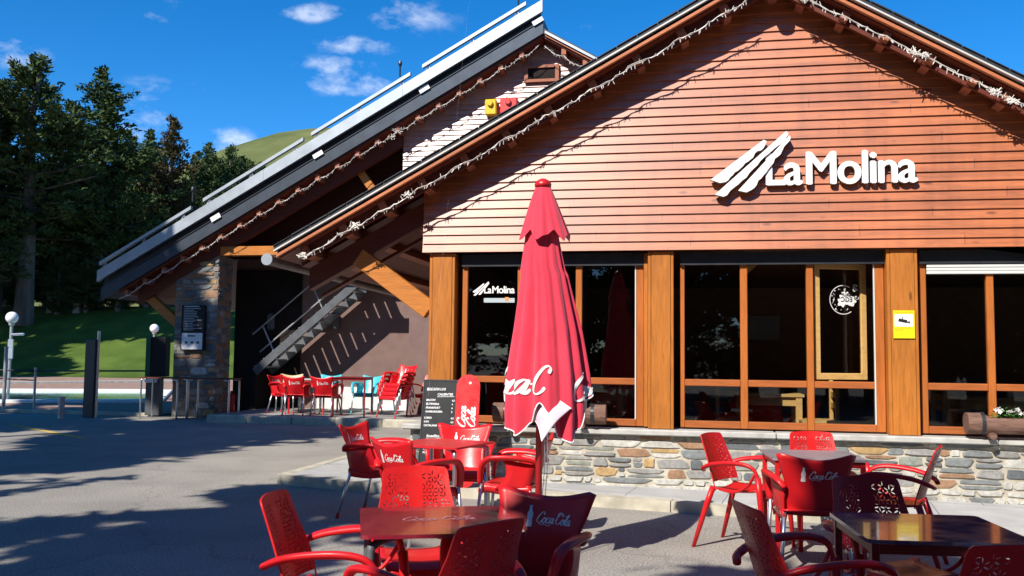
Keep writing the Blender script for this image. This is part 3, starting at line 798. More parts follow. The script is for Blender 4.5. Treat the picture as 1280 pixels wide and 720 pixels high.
bm = NB(); emblem(bm, pl, .065); obj('emblem', bm, [M['white'], shade], sg)
# small sticker on the first window
S1 = ony(605, 366.5, 10.066)
sk = thing('window_sticker', 'small white La Molina sticker with grey strip on the cafe window', 'sticker', S1)
h = .078; pl1 = lambda x, z, d: (x*h, -d, z*h)
bm = NB(); molina(bm, pl1, h, 0); obj('lettering', bm, M['white'], sk)
bm = NB(); emblem(bm, pl1, 0, False); obj('emblem', bm, M['white'], sk)
bm = NB(); bx(bm, 0, 4.5*h, -.003, 0, -.105, -.055); bx(bm, 3.1*h, 3.65*h, -.005, -.0035, -.088, -.045, mi=1); obj('strip', bm, [M['grey_tag'], M['orange_tag']], sk)
# white round sticker read from inside on the open casement
cc = Vector(cp(.33, 2.07, -.035)); ex = Vector((dx, dy, 0)).normalized(); nrm = Vector((ex.y, -ex.x, 0)); nrm = nrm if nrm.y < 0 else -nrm
rs = thing('window_sticker', 'round white flowery sticker with mirrored lettering on the open casement', 'sticker', cc)
SX = Vector((1, 0, 0)) if ex.x > 0 else -Vector((1, 0, 0)); rx_ = ex if ex.x > 0 else -ex
def pr(x, z, d): return rx_*x + Vector((0, 0, z)) + nrm*d
bm = NB()
R = .155; pts = [(R*math.cos(t), R*math.sin(t)) for t in [rad(60+k*6) for k in range(42)]]
for (a, b), (c_, d_) in zip(pts[:-1], pts[1:]):
    k = .955; bm.faces.new([bm.verts.new(pr(*p, .001)) for p in ((a, b), (c_, d_), (c_*k, d_*k), (a*k, b*k))])
rng = random.Random(4)
for k in range(16):
    a = rng.uniform(0, 2*PI); rr = rng.uniform(.02, .085); ox, oz = .03+rr*math.cos(a), .01+rr*.75*math.sin(a); r0 = rng.uniform(.025, .05)
    bm.faces.new([bm.verts.new(pr(ox+r0*(1+.25*math.cos(5*t))*math.cos(t), oz+r0*(1+.25*math.cos(5*t))*math.sin(t), .0015+k*.0002)) for t in [2*PI*i/20 for i in range(20)]])
for k in range(22):
    a = rng.uniform(1.2, 5.2); rr = rng.uniform(.10, .135); ox, oz = rr*math.cos(a), rr*math.sin(a); r0 = rng.uniform(.003, .009)
    bm.faces.new([bm.verts.new(pr(ox+r0*math.cos(t), oz+r0*math.sin(t), .001)) for t in [2*PI*i/8 for i in range(8)]])
for s, c0 in ((1, (.13, .1)), (-1, (.15, .03)), (1, (.13, .14))):
    tube(bm, [pr(c0[0]+.03*(1-t)*math.cos(s*t*7), c0[1]+.03*(1-t)*math.sin(s*t*7), .003) for t in [i/14 for i in range(15)]], .003, 4)
obj('emblem', bm, M['white'], rs)
bm = NB()
for s, zz, sz in (('GRUP', .038, .045), ('EGC', -.02, .07)):
    g = text_geo(s, sz, 0, .001, 1.0, 'CENTER'); put(bm, g, lambda v: pr(.035 - v.x, v.y+zz, .007))
obj('lettering', bm, M['darkmetal'], rs)
# yellow camera notice on the pillar
a, b = ony(1116, 388, 9.9), ony(1143.5, 423, 9.9); W, Hh = b.x-a.x, a.z-b.z
nt = thing('warning_notice', 'yellow video surveillance notice fixed to the orange pillar', 'notice', (a.x, 9.895, b.z))
bm = NB(); bx(bm, 0, W, -.006, 0, 0, Hh); obj('panel', bm, M['sign_yellow'], nt)
bm = NB(); bx(bm, W*.06, W*.92, -.009, -.0062, Hh*.42, Hh*.86); obj('picture_field', bm, M['white'], nt)
bm = NB()
box(bm, (W*.44, -.0105, Hh*.63), (W*.40, .002, Hh*.11), Matrix.Rotation(rad(12), 3, 'Y')); box(bm, (W*.69, -.0105, Hh*.575), (W*.13, .002, Hh*.05), Matrix.Rotation(rad(12), 3, 'Y')); box(bm, (W*.745, -.0105, Hh*.575), (W*.045, .002, Hh*.09), Matrix.Rotation(rad(12), 3, 'Y'))
bx(bm, W*.40, W*.44, -.0105, -.0095, Hh*.69, Hh*.77); obj('camera_symbol', bm, M['black'], nt)
bm = NB()
for s, zz, sz in (('ZONA VIDEOVIGILADA', .90, .021), ('LLEI DE PROTECCIO', .34, .017), ('DE DADES', .27, .017)):
    g = text_geo(s, sz, 0, 0, 1.0); w0 = max(v.x for v in g[0]); k = min(1, W*.86/w0); put(bm, g, lambda v: (W*.07+v.x*k, -.0068, Hh*zz+v.y))
obj('lettering', bm, M['print_grey'], nt)
# notice board on the pier
a, b = ony(228, 381, 18.7), ony(255, 438, 18.7); W, Hh = b.x-a.x, a.z-b.z
nb = thing('notice_board', 'tall black information board with a white lower panel on the stone pier', 'notice board', (a.x, 18.72, b.z))
bm = NB(); bx(bm, 0, W, -.04, .04, 0, Hh, .006); obj('panel', bm, M['black'], nb)
bm = NB(); bx(bm, W*.05, W*.93, -.046, -.041, Hh*.02, Hh*.38); obj('white_panel', bm, M['white'], nb)
bm = NB(); rng = random.Random(8)
for k in range(14):
    zz = Hh*(.44+.036*k); bx(bm, W*.1, W*rng.uniform(.45, .9), -.043, -.041, zz, zz+Hh*.012)
bx(bm, W*.12, W*.75, -.043, -.041, Hh*.95, Hh*.975); obj('lettering', bm, M['grey_tag'], nb)
bm = NB()
for k, t in enumerate((.25, .5, .75)): box(bm, (W*t, -.048, Hh*.17), (W*.11, .003, Hh*.05), None, .001)
bx(bm, W*.3, W*.62, -.05, -.0465, Hh*.30, Hh*.33); obj('symbols', bm, M['green'], nb)

# =================================================================== STRING LIGHTS
def lights(name, label, pts, sag=.03, dens=16, seed=1, mess=()):
    rng = random.Random(seed); o = Vector(pts[0]); t = thing(name, label, 'string lights', o)
    path = []
    for a, b in zip(pts[:-1], pts[1:]):
        a, b = Vector(a), Vector(b); n = 10
        for k in range(n):
            s = k/n; p = a.lerp(b, s); p.z -= 4*sag*s*(1-s)*rng.uniform(.8, 1.2); p.x += rng.uniform(-.006, .006); p.z += rng.uniform(-.007, .007); path.append(p-o)
    path.append(Vector(pts[-1])-o)
    bm = NB(); tube(bm, path, .0065, 5); tube(bm, [p+Vector((rng.uniform(-.01, .01), -.008, rng.uniform(-.014, .014))) for p in path], .0045, 4)
    obj('cable', bm, M['bulb'], t)
    bm = NB()
    for a, b in zip(path[:-1], path[1:]):
        k = max(1, int((b-a).length*dens+rng.random()))
        for i in range(k):
            p = a.lerp(b, rng.random()); d = Vector((rng.uniform(-.5, .5), rng.uniform(-.5, .2), rng.choice((-1, -1, -1, .8))*rng.uniform(.6, 1))).normalized()*rng.uniform(.03, .055)
            tube(bm, [p, p+d], [.005, .003], 4)
    for q, r in mess:
        q = Vector(q)-o
        for i in range(14):
            c_ = q+Vector((rng.uniform(-1, 1), rng.uniform(-.3, .2), rng.uniform(-.55, .55)))*r*.8; d = Vector((rng.uniform(-1, 1), rng.uniform(-.5, .2), rng.uniform(-1, .4))).normalized()*.032; tube(bm, [c_-d, c_+d*rng.uniform(-.1, .2), c_+d], .006, 4)
    tag(obj('bulbs', bm, M['bulb'], t), kind='stuff')
def frontpt(x, o=-.125): return (x, 9.535, zl(x)+o)
LP = [frontpt(x, -.13) for x in (-4.25, -3.78, -3.33, -2.88, -2.41, -1.95, -1.49, -1.02, -.55, -.09, .35, .62)]
lights('string_lights', 'white icicle light string along the left slope of the cafe gable', LP, .03, 15, 1, [(frontpt(-3.6), .07), (frontpt(-3.0), .05), (frontpt(-4.2), .06)])
RP = [frontpt(x, -.105) for x in (1.12, 1.61, 2.0, 2.42, 2.81, 3.11, 3.5)]
lights('string_lights', 'tangled white icicle light string along the right slope of the cafe gable', RP, .02, 22, 2, [(frontpt(2.28), .09), (frontpt(2.2), .08), (frontpt(2.95), .06), (frontpt(3.1), .06), (frontpt(1.2), .05)])
xs = [-12.45, -11.85, -11.41, -10.97, -10.52, -10.08, -9.63, -9.19, -8.74, -8.3, -7.85, -7.41, -6.96, -6.52, -6.07, -5.6, -5.18, -4.74, -4.3, -3.85, -3.4, -3.05]
lights('string_lights', 'white light string along the left slope of the rear gable', [(x, 18.46, bt(x)-.86) for x in xs], .05, 9, 3, [((-6.05, 18.46, bt(-6.05)-.86), .13), ((-6.2, 18.46, bt(-6.2)-.9), .1)])
lights('string_lights', 'short white light string along the right slope of the rear gable', [(x, 18.46, rz2(x)-.2) for x in (-2.9, -2.5, -2.1, -1.65, -1.2)], .06, 9, 4)

# siren boxes on the rear gable
for nm, mat, lab, px0, px1, pya, pyb in (('alarm_box', 'yellow', 'yellow siren box on the rear gable boards', 606, 620, 124, 143), ('alarm_box', 'signal_red', 'red siren box on the rear gable boards beside the yellow one', 625, 646, 122, 141)):
    a, b = ony(px0, pya, 18.7), ony(px1, pyb, 18.7); W, Hh = b.x-a.x, a.z-b.z
    t = thing(nm, lab, 'alarm box', (a.x, 18.86, b.z))
    bm = NB(); bx(bm, 0, W, -.16, 0, 0, Hh, .02); obj('housing', bm, M[mat], t)
    bm = NB(); lathe(bm, [(.065, 0), (.065, .03), (.045, .06)], n=14)
    for v in bm.verts: v.co = Vector((W*.5+v.co.x, -.161-v.co.z, Hh*.68+v.co.y))
    obj('beacon', bm, M[mat], t)

# =================================================================== CHAIRS
def logo_on(bm, place, scale, x0, z0, bottle=True):
    """bottle + script; place(x, z, lift)"""
    g = script_geo('Coca-Cola', .055); 
    put(bm, g[:2], lambda v: place(x0 + v.x*scale, z0 + v.y*scale, .0012+v.z*scale*.6))
    if bottle:
        b = bottle_geo(); hb = scale*1.95
        put(bm, b, lambda v: place(x0-.30*scale - .15*hb + v.x*hb, z0-.42*scale + v.y*hb, .0012))
# --- solid back chair with aluminium legs
def b_back(u, v):
    hw = .205 - .02*math.sin(PI*min(1, v/.75))*1 + .05*max(0, (v-.45)/.55)**1.6
    zt = .83 - .052*(1-abs(u)**1.8) - .02*max(0, abs(u)-.86)/.14
    z = .395 + (zt-.395)*v
    y = -.175 - .155*(z-.43)/.4 - .012*math.sin(PI*v) + .055*u*u
    return Vector((u*hw, y, z))
def b_seat(u, v):
    x = (u-.5)*2; w = .205+.015*v
    return Vector((x*w, -.19+.42*v, .43-.022*math.sin(PI*min(1, v*1.15))*(1-.3*x*x)+.012*v - .05*max(0, v-.9)/.1))
def make_solid_chair(name, label, mat, group, logo=True):
    t = thing(name, label, 'chair', group=group)
    bm = NB(); gridsurf(bm, b_seat, 10, 12, 0, .014)
    for s in (-1, 1): gridsurf(bm, lambda u, v: b_seat(.5+s*.5, u)+Vector((-s*.012*v, 0, -.004-.058*v)), 12, 2, 0, .012)
    gridsurf(bm, lambda u, v: b_seat(u, 1)+Vector((0, -.012*v, -.004-.03*v)), 10, 2, 0, .012); obj('seat', bm, mat, t, True)
    bm = NB(); gridsurf(bm, lambda u, v: b_back((u-.5)*2, v), 16, 14, 0, .013); bk = obj('backrest', bm, mat, t, True)
    if logo:
        def ev(x, z, side, lift):
            lo, hi = 0, 1
            u = x/.21
            for _ in range(14):
                mid = (lo+hi)/2
                if b_back(u, mid).z < z: lo = mid
                else: hi = mid
            for _ in range(3): u += (x-b_back(u, lo).x)/.21
            e = .01; p = b_back(u, lo); n = (b_back(u+e, lo)-p).cross(b_back(u, min(1, lo+e))-p).normalized()
            if (n.y > 0) != (side > 0): n = -n
            return p + n*(.0068+lift)
        bm = NB(); logo_on(bm, lambda x, z, l: ev(x, z, -1, l), .050, -.052, .655); logo_on(bm, lambda x, z, l: ev(-x, z, 1, l), .050, -.052, .655)
        obj('logo', bm, M['white'], bk)
    for s in (-1, 1):
        bm = NB()
        P = catmull([(s*.196, -.235, .585), (s*.232, -.20, .628), (s*.265, -.09, .648), (s*.278, .06, .650), (s*.272, .155, .632), (s*.258, .205, .56), (s*.238, .215, .44)], 4)
        n = len(P); tube(bm, P, [.026+.012*math.sin(PI*min(1, i/n*1.1)) for i in range(n)], 10, True, .55)
        # web below the arm, back to seat
        def web(u, v):
            a = Vector((s*(.200-.004*v), -.222+.05*v, .595-.20*v)); b = Vector((s*.245, -.225+.26*(1-v)**1.5+.10*v*0, .62-.19*v))
            e = Vector((s*(.258-.03*v), -.06+.10*(1-v)**2 + .16*v*v, .640-.235*v))
            return a.lerp(e, u)
        gridsurf(bm, web, 4, 6, 0, .01); obj('arm', bm, mat, t, True)
    for sx in (-1, 1):
        for pts in ([(sx*.236, .205, .445), (sx*.252, .245, .014)], [(sx*.19, -.165, .43), (sx*.232, -.275, .014)]):
            bm = NB(); tube(bm, pts, .0135, 10); lg = obj('leg', bm, M['alu'], t, True)
            bm = NB(); e = Vector(pts[1]); d = (Vector(pts[0])-e).normalized(); tube(bm, [e-d*.014, e+d*.03], .0165, 10); obj('foot_cap', bm, mat, lg, True)
    return t
# --- one-piece chair with leaf cut-outs
def a_pt(x, v, off=0):
    """x lateral metres, v height above seat joint"""
    y = -.195 - .135*(v/.42)**1.15 + .85*x*x
    n = Vector((-1.7*x, 1, .33)).normalized()
    return Vector((x, y, .435+v)) + n*off
def leaf_panel():
    cu = bpy.data.curves.new('c', 'CURVE'); cu.dimensions = '2D'; cu.fill_mode = 'BOTH'; cu.extrude = .0045
    def sp(pts):
        s = cu.splines.new('POLY'); s.points.add(len(pts)-1); s.use_cyclic_u = True
        for p, q in zip(s.points, pts): p.co = (q[0], q[1], 0, 1)
    def hw(v): return .200+.012*math.sin(PI*min(1, v/.3)) - .028*max(0, v-.1)/.32
    R = [(hw(v), v) for v in [i*.02 for i in range(20)]] + [(.170, .398), (.158, .410)]
    T = [(.158-.0316*k, .410+.008*math.sin(PI*k/10)) for k in range(1, 10)]
    sp(R + T + [(-x, v) for x, v in R[::-1]])
    rng = random.Random(6); a = .0355; done = 0
    for j in range(-1, 13):
        for i in range(-9, 10):
            cx, cy = i*a*.866, .060+(j+.5*(i % 2))*a
            for k in range(3):
                t = k*PI/3 + .52; mx, my = cx+math.cos(t)*a*.5, cy+math.sin(t)*a*.5
                if not (.040 < abs(mx) < hw(my)-.026 and .065 < my < .388) or rng.random() < .09: continue
                t += rng.gauss(0, .16)
                L, Wd = .0122, .0036
                sp([(mx+math.cos(t)*L*math.cos(q)-math.sin(t)*Wd*math.sin(q), my+math.sin(t)*L*math.cos(q)+math.cos(t)*Wd*math.sin(q)) for q in [2*PI*w/8 for w in range(8)]])
    o = bpy.data.objects.new('c', cu); C.objects.link(o); dg = bpy.context.evaluated_depsgraph_get(); me = o.evaluated_get(dg).to_mesh()
    bm = NB(); bm.from_mesh(me); o.evaluated_get(dg).to_mesh_clear(); bpy.data.objects.remove(o)
    bmesh.ops.remove_doubles(bm, verts=bm.verts, dist=.0002)
    for xx in (-.16, -.12, -.08, -.04, -.02, 0, .02, .04, .08, .12, .16):
        bmesh.ops.bisect_plane(bm, geom=bm.verts[:]+bm.edges[:]+bm.faces[:], plane_co=(xx, 0, 0), plane_no=(1, 0, 0))
    for v in bm.verts: v.co = a_pt(v.co.x, v.co.y, v.co.z)
    return bm
def a_seat(u, v):
    x = (u-.5)*2; w = .203+.022*v-.03*max(0, v-.85)/.15
    return Vector((x*w, -.195+.43*v, .437-.020*math.sin(PI*min(1, v*1.2))*(1-.4*x*x)+.012*v-.055*max(0, v-.88)/.12+.02*x*x))
def make_leaf_chair(name, label, mat, group):
    t = thing(name, label, 'chair', group=group)
    bm = NB(); gridsurf(bm, a_seat, 10, 14, 0, .013)
    gridsurf(bm, lambda u, v: Vector(((u-.5)*.42*(1-.0*v), .215-.005*v, .43-.045*v-.0*u)), 6, 2, 0, .01)
    obj('seat', bm, mat, t, True)
    o = obj('backrest', leaf_panel(), M['red_leaf'], t, False)
    for s in (-1, 1):
        bm = NB()
        P = catmull([(s*.150, -.285, .575), (s*.214, -.255, .600), (s*.256, -.16, .638), (s*.278, .0, .660), (s*.278, .12, .655), (s*.270, .185, .620), (s*.262, .212, .54)], 4)
        n = len(P); tube(bm, P, [.018+.006*math.sin(PI*min(1, i/n*1.05)) for i in range(n)], 10, True, .68)
        P2 = catmull([(s*.268, .19, .60), (s*.245, .12, .50), (s*.222, .0, .44), (s*.205, -.13, .45)], 4); tube(bm, P2, .012, 6, True, .8)
        obj('arm', bm, mat, t, True)
        for pts in ([(s*.264, .208, .57), (s*.258, .222, .42), (s*.262, .262, .0)], [(s*.195, -.185, .46), (s*.212, -.225, .34), (s*.248, -.325, .0)]):
            bm = NB(); tube(bm, pts, [.027, .027, .017], 8, True, .85); obj('leg', bm, mat, t, True)
    return t
def facing(fx, fy): return math.atan2(-fx, fy)
GA, GB = 'leaf patterned red chairs on the terrace', 'solid back red chairs on the terrace'
a0 = make_leaf_chair('leaf_chair', 'x', M['red'], GA); b0 = make_solid_chair('solid_chair', 'x', M['red'], GB)
firsts = {id(a0): True, id(b0): True}
def seat_at(proto, x, y, fx, fy, label, z=0, group=None):
    rz = facing(fx, fy)
    if firsts.pop(id(proto), None):
        proto.location = (x, y, z); proto.rotation_euler = (0, 0, rz); proto['label'] = label
        if group: proto['group'] = group
        return proto
    return dup(proto, (x, y, z), rz, label, group=group)
seat_at(a0, .44, 7.37, .88, -.47, 'sunlit leaf patterned red chair at the left of the far right table')
seat_at(a0, 1.04, 7.62, .18, -.98, 'leaf patterned red chair facing out between the far right table and the stone wall')
seat_at(a0, 1.42, 7.0, -.95, .31, 'leaf patterned red chair at the right side of the far right table')
seat_at(a0, .96, 4.72, .25, -.97, 'shaded leaf patterned red chair behind the dark topped table')
seat_at(a0, .52, 4.05, .94, .30, 'dark shaded leaf patterned chair at the left of the dark topped table')
seat_at(a0, .98, 3.62, -.28, .96, 'dark leaf patterned chair with its back to us before the dark topped table')
seat_at(a0, -1.43, 3.74, .98, .12, 'leaf patterned red chair at the left of the front left table')
seat_at(a0, -1.30, 4.50, .42, -.90, 'bright leaf patterned red chair facing us behind the front left table')
seat_at(a0, -.95, 3.47, -.84, .54, 'dark leaf patterned chair with its back to us at the front left table')
seat_at(b0, .82, 6.70, -.04, 1, 'red bottle logo chair seen from behind at the far right table')
seat_at(b0, -.74, 4.12, -.28, -.96, 'red bottle logo chair facing us at the right of the front left table')
seat_at(b0, -2.72, 7.96, .98, -.18, 'red bottle logo chair standing off the left side of the middle table')
seat_at(b0, -2.03, 6.86, .56, .83, 'red bottle logo chair tucked in at the near left of the middle table')
seat_at(b0, -1.98, 8.02, .12, -.99, 'red bottle logo chair behind the middle table in front of the chalkboard')
seat_at(b0, -1.38, 7.34, -.99, .02, 'red bottle logo chair turned left beside the parasol pole')
# under the stairs
ZP = .148; GF = 'chairs on the platform under the stairs'
def fx_(px_, Y): return ony(px_, 495, Y).x
seat_at(b0, fx_(350, 18.6)+.1, 18.6, .95, -.25, 'leftmost red bottle logo chair on the platform under the stairs', ZP, GF)
seat_at(b0, fx_(372, 18.05), 18.12, .05, 1, 'red bottle logo chair with its back to us below the staircase foot', ZP, GF)
seat_at(b0, fx_(407, 18.05), 18.10, .02, 1, 'red bottle logo chair with its back to us in front of the hidden turquoise chair', ZP, GF)
for k in range(4):
    seat_at(b0, fx_(492, 18.15)+.028*k, 18.2+.02*k, -.42, -.9, ('bottom', 'second lowest', 'second highest', 'top')[k]+' chair of the red stack under the mauve wall', ZP+.085*k, 'stacked red chairs')
seat_at(a0, fx_(533, 18.9), 18.75, -.3, -.95, 'red leaf patterned chair half hidden by the corner pillar near the mauve wall', ZP, GF)
c0 = make_solid_chair('solid_chair', 'turquoise chair facing us alone against the mauve wall', M['cyan'], GF, False)
c0.location = (fx_(461, 19.3), 19.2, ZP); c0.rotation_euler = (0, 0, facing(-.12, -1))
dup(c0, (fx_(409, 19.4), 19.35, ZP), facing(.0, -1), 'turquoise chair mostly hidden behind a red chair at the platform table')
be = make_solid_chair('solid_chair', 'beige chair behind the red chairs at the staircase foot', M['beige'], GF, False)
be.location = (fx_(363, 19.3), 19.25, ZP); be.rotation_euler = (0, 0, facing(.25, -1))

# =================================================================== TABLES
def table(name, label, loc, rz, top, legm, style, size=.66, Hh=.735, group=None, printmark=False):
    t = thing(name, label, 'table', loc, rz, group); h = size/2
    bm = NB()
    pts = []; r = .03
    for cx, cy, a in ((h-r, h-r, 0), (-h+r, h-r, 90), (-h+r, -h+r, 180), (h-r, -h+r, 270)):
        for k in range(4): pts.append((cx+r*math.cos(rad(a+30*k)), cy+r*math.sin(rad(a+30*k))))
    prism(bm, pts, 'z', Hh-.016, Hh); tp = obj('tabletop', bm, top, t)
    if printmark:
        bm = NB(); g = script_geo('Coca-Cola', .05, True); k = .085
        put(bm, g[:2], lambda v: (-.16+v.x*k, -.02+v.y*k, Hh+.0012+v.z*.02)); obj('logo', bm, plain('faded_print', (.40, .17, .19), .5, .3), tp)
    if style == 'square':
        bm = NB()
        for s in (-1, 1):
            bx(bm, -h+.04, h-.04, s*(h-.035)-.012, s*(h-.035)+.012, Hh-.06, Hh-.0165); bx(bm, s*(h-.035)-.012, s*(h-.035)+.012, -h+.05, h-.05, Hh-.06, Hh-.0165)
        obj('apron', bm, legm, t)
        for sx in (-1, 1):
            for sy in (-1, 1): bm = NB(); bx(bm, sx*(h-.035)-.016, sx*(h-.035)+.016, sy*(h-.035)-.016, sy*(h-.035)+.016, 0, Hh-.017, .003); obj('leg', bm, legm, t)
    else:
        for sx in (-1, 1):
            for sy in (-1, 1):
                bm = NB(); tube(bm, catmull([(sx*.06, sy*.06, Hh-.030), (sx*(h-.12), sy*(h-.12), Hh-.032), (sx*(h-.055), sy*(h-.055), Hh-.05), (sx*(h-.04), sy*(h-.04), Hh-.12), (sx*(h-.035), sy*(h-.035), 0)], 5), .017, 10); obj('leg', bm, legm, t, True)
    return t
GT = 'cafe tables on the terrace'
table('cafe_table', 'glossy brown red table with faded print ringed by chairs, front left', (-1.07, 3.92, 0), rad(20.5), M['top_brown'], M['steel'], 'tube', .66, group=GT, printmark=True)
table('cafe_table', 'dark glossy table reflecting the cafe wall, front right', (1.0, 4.27, 0), rad(5), M['top_dark'], M['darkred'], 'square', .66, group=GT)
table('cafe_table', 'bright red table with white tubular legs beside the parasol', (-1.95, 7.28, 0), rad(-16), M['top_red'], M['alu'], 'tube', .62, group=GT)
table('cafe_table', 'red framed table with grey top between sunlit chairs by the stone wall', (.90, 7.22, 0), rad(4), plain('grey_table_top', (.26, .24, .25), .35, .5), M['redframe'], 'square', .66, group=GT)
table('cafe_table', 'red legged table behind the red chairs under the stairs', (fx_(392, 18.75), 18.75, ZP), 0, plain('pale_table_top', (.5, .45, .42), .4, .4), M['redframe'], 'square', .85, group=GT)
table('cafe_table', 'dark red framed table in front of the turquoise chair', (fx_(440, 18.3), 18.35, ZP), rad(6), M['darkred'], M['darkred'], 'square', .72, .80, group=GT)
for x0, nm in ((183, 'left'), (240, 'right')):
    lab = 'thin topped high table on tube legs left of the stone pier' if nm == 'left' else 'thin topped high table on tube legs under the notice board'
    a = ony(x0, 480, 18.2); b = ony(x0+(50 if nm == 'left' else 57), 481, 18.2); W = b.x-a.x
    t = thing('high_table', lab, 'table', (a.x, 17.9, 0), 0, 'high tables by the stone pier')
    bm = NB(); bx(bm, 0, W, 0, .5, .86, .885, .004); obj('tabletop', bm, M['rust'], t)
    for xx in (.05, W-.05):
        for yy in (.03, .47):
            bm = NB(); tube(bm, catmull([(xx+(.12 if xx < .2 else -.12), yy, .845), (xx+(.02 if xx < .2 else -.02), yy, .83), (xx, yy, .76), (xx, yy, 0)], 4), .02, 8); obj('leg', bm, M['alu'], t, True)

# =================================================================== PARASOL
um = thing('parasol', 'tall closed red parasol with white script lettering standing among the tables', 'parasol', (-1.03, 6.45, 0)); um.scale = (1, 1, 1.017)
bm = NB(); tube(bm, [(0, 0, 0), (0, 0, 2.64)], .024, 12); obj('pole', bm, M['redframe'], um, True)
bm = NB(); lathe(bm, [(.0, 0), (.20, 0), (.20, .05), (.06, .07), (.045, .2), (.03, .22)], n=20); obj('base', bm, M['darkmetal'], um)
HEM = [(-180, 1.23), (-158, 1.10), (-142, .93), (-124, .885), (-108, .97), (-92, 1.105), (-76, 1.03), (-62, .875), (-45, .845), (-30, .93), (-12, 1.10), (0, 1.15), (20, 1.02), (60, .95), (120, .98), (160, 1.12), (180, 1.23)]
def hem(d):
    for (a, za), (b, zb_) in zip(HEM[:-1], HEM[1:]):
        if a <= d <= b: t = (d-a)/(b-a); t = t*t*(3-2*t); return za+(zb_-za)*t
PROF = [(2.60, .045), (2.42, .085), (2.25, .118), (1.95, .165), (1.6, .222), (1.3, .268), (1.05, .285), (.8, .275)]
def prof(z):
    for (za, ra), (zb_, rb_) in zip(PROF[:-1], PROF[1:]):
        if zb_ <= z <= za: t = (za-z)/(za-zb_); return ra+(rb_-ra)*t
    return PROF[-1][1] if z < .9 else PROF[0][1]
def can(d, z, off=0):
    th = rad(d); k = min(1, max(0, (2.5-z)/.9))
    f = .15*(.7+.5*math.sin(3*th+1))*math.sin(8*th+.8+.9*math.sin(2*th+.4)+.35*(z-1.5)) + .07*math.sin(15*th+1.1+1.1*math.sin(3*th)+.7*z) + .06*math.sin(3*th+2+.6*z) + .03*math.sin(23*th+2*z)
    f -= .10*max(0, math.sin(8*th+.8+.9*math.sin(2*th+.4)+.35*(z-1.5)))**3
    r = prof(z)*(1+f*k*.85) + off
    return Vector((r*math.cos(th)+.045*k*(1 if z < 2 else .6), r*.86*math.sin(th), z))
bm = NB(); nT, nZ = 220, 46; G = []
for i in range(nT):
    d = -180+360*i/nT; hz = hem(d)
    G.append([bm.verts.new(can(d, 2.58+(hz-2.58)*(j/nZ))) for j in range(nZ+1)])
for i in range(nT):
    for j in range(nZ): bm.faces.new((G[i][j], G[i][j+1], G[(i+1) % nT][j+1], G[(i+1) % nT][j]))
cn = obj('canopy', bm, M['canopy'], um, True)
bm = NB(); tube(bm, [can(-180+360*i/nT, hem(-180+360*i/nT), .002) for i in range(nT)]+[can(-180, hem(-180), .002)], .0048, 6, False); obj('hem_piping', bm, M['white'], cn)
k = .188
for word, start, zz in (('Coca-C', -180, 1.165), ('Coca', -44, 1.12)):
    bm = NB(); g = script_geo(word, .07, False); put(bm, g[:2], lambda v: can(start+math.degrees(v.x*k/.30), zz+v.y*k, .009+v.z*.03))
    kill = []
    for f in bm.faces:
        c_ = f.calc_center_median(); d = math.degrees(math.atan2(c_.y, c_.x))
        if c_.z < hem(max(-180, min(180, d)))+.012: kill.append(f)
    bmesh.ops.delete(bm, geom=kill, context='FACES'); obj('lettering', bm, M['white'], cn, recalc=False)
# hem turned up at the front, pale lining showing
def locp(x, y, Y): return ony(x, y, Y) - Vector((-1.03, 6.45, 0))
Q = [locp(657, 517, 6.27), locp(690, 498, 6.29), locp(714, 514, 6.26), locp(678, 554, 6.13)]
def flap(u, v):
    a = Q[0].lerp(Q[1], u); b = Q[3].lerp(Q[2], u); p = a.lerp(b, v)
    mid = (Q[0]+Q[1]+Q[2]+Q[3])/4; e = u*(1-u)*4*(1-v)+ (1-u)*0
    p += (mid-p)*.16*(4*v*(1-v)*(1-u)**2 + 4*u*(1-u)*v**2*.9)            # inward curving lower edges
    p.y += -.05*math.sin(PI*u)*math.sin(PI*v) + .055*(1-u)*math.sin(PI*v) - .02*v
    return p
bm = NB(); gridsurf(bm, flap, 14, 14, 0, .004); fl = obj('turned_hem', bm, plain('parasol_lining_pink', (.66, .50, .56), .8, .2, .05), um, True)
bm = NB(); tube(bm, [flap(0, 1-t/14) for t in range(15)]+[flap(t/14, 0) for t in range(1, 15)]+[flap(1, t/14) for t in range(1, 15)], .0048, 6); obj('hem_piping', bm, M['white'], fl)
# vent cape at the top
def cape(d, v):
    th = rad(d); z = 2.61-.36*v + .030*v*v*math.sin(6*th+2.2) + .012*v*v*math.sin(11*th); r = .052+.122*v**.9 + .013*v*math.sin(6*th+2.2+PI) + .006*v*math.sin(15*th)
    return Vector((r*math.cos(th)+.02*v+.012, r*.9*math.sin(th), z))
bm = NB(); nC = 160; G = [[bm.verts.new(cape(360*i/nC, j/16)) for j in range(17)] for i in range(nC)]
for i in range(nC):
    for j in range(16): bm.faces.new((G[i][j], G[i][j+1], G[(i+1) % nC][j+1], G[(i+1) % nC][j]))
obj('vent_cape', bm, M['canopy'], um, True)
bm = NB(); lathe(bm, [(.058, 2.605), (.062, 2.625), (.05, 2.648), (.02, 2.665), (.0, 2.668)], (.012, 0, 0), 18); obj('cap', bm, M['redframe'], um, True)
bm = NB()
for o in (.035, .055): tube(bm, catmull([(o, -.02, 1.0), (o+.01, -.03, .7), (o-.006, -.02, .45), (o+.004, -.03, .36)], 4), .0035, 5)
lathe(bm, [(.0, .35), (.012, .36), (.0, .385)], (.056, -.03, 0), 8); obj('pull_cord', bm, M['alu'], um)

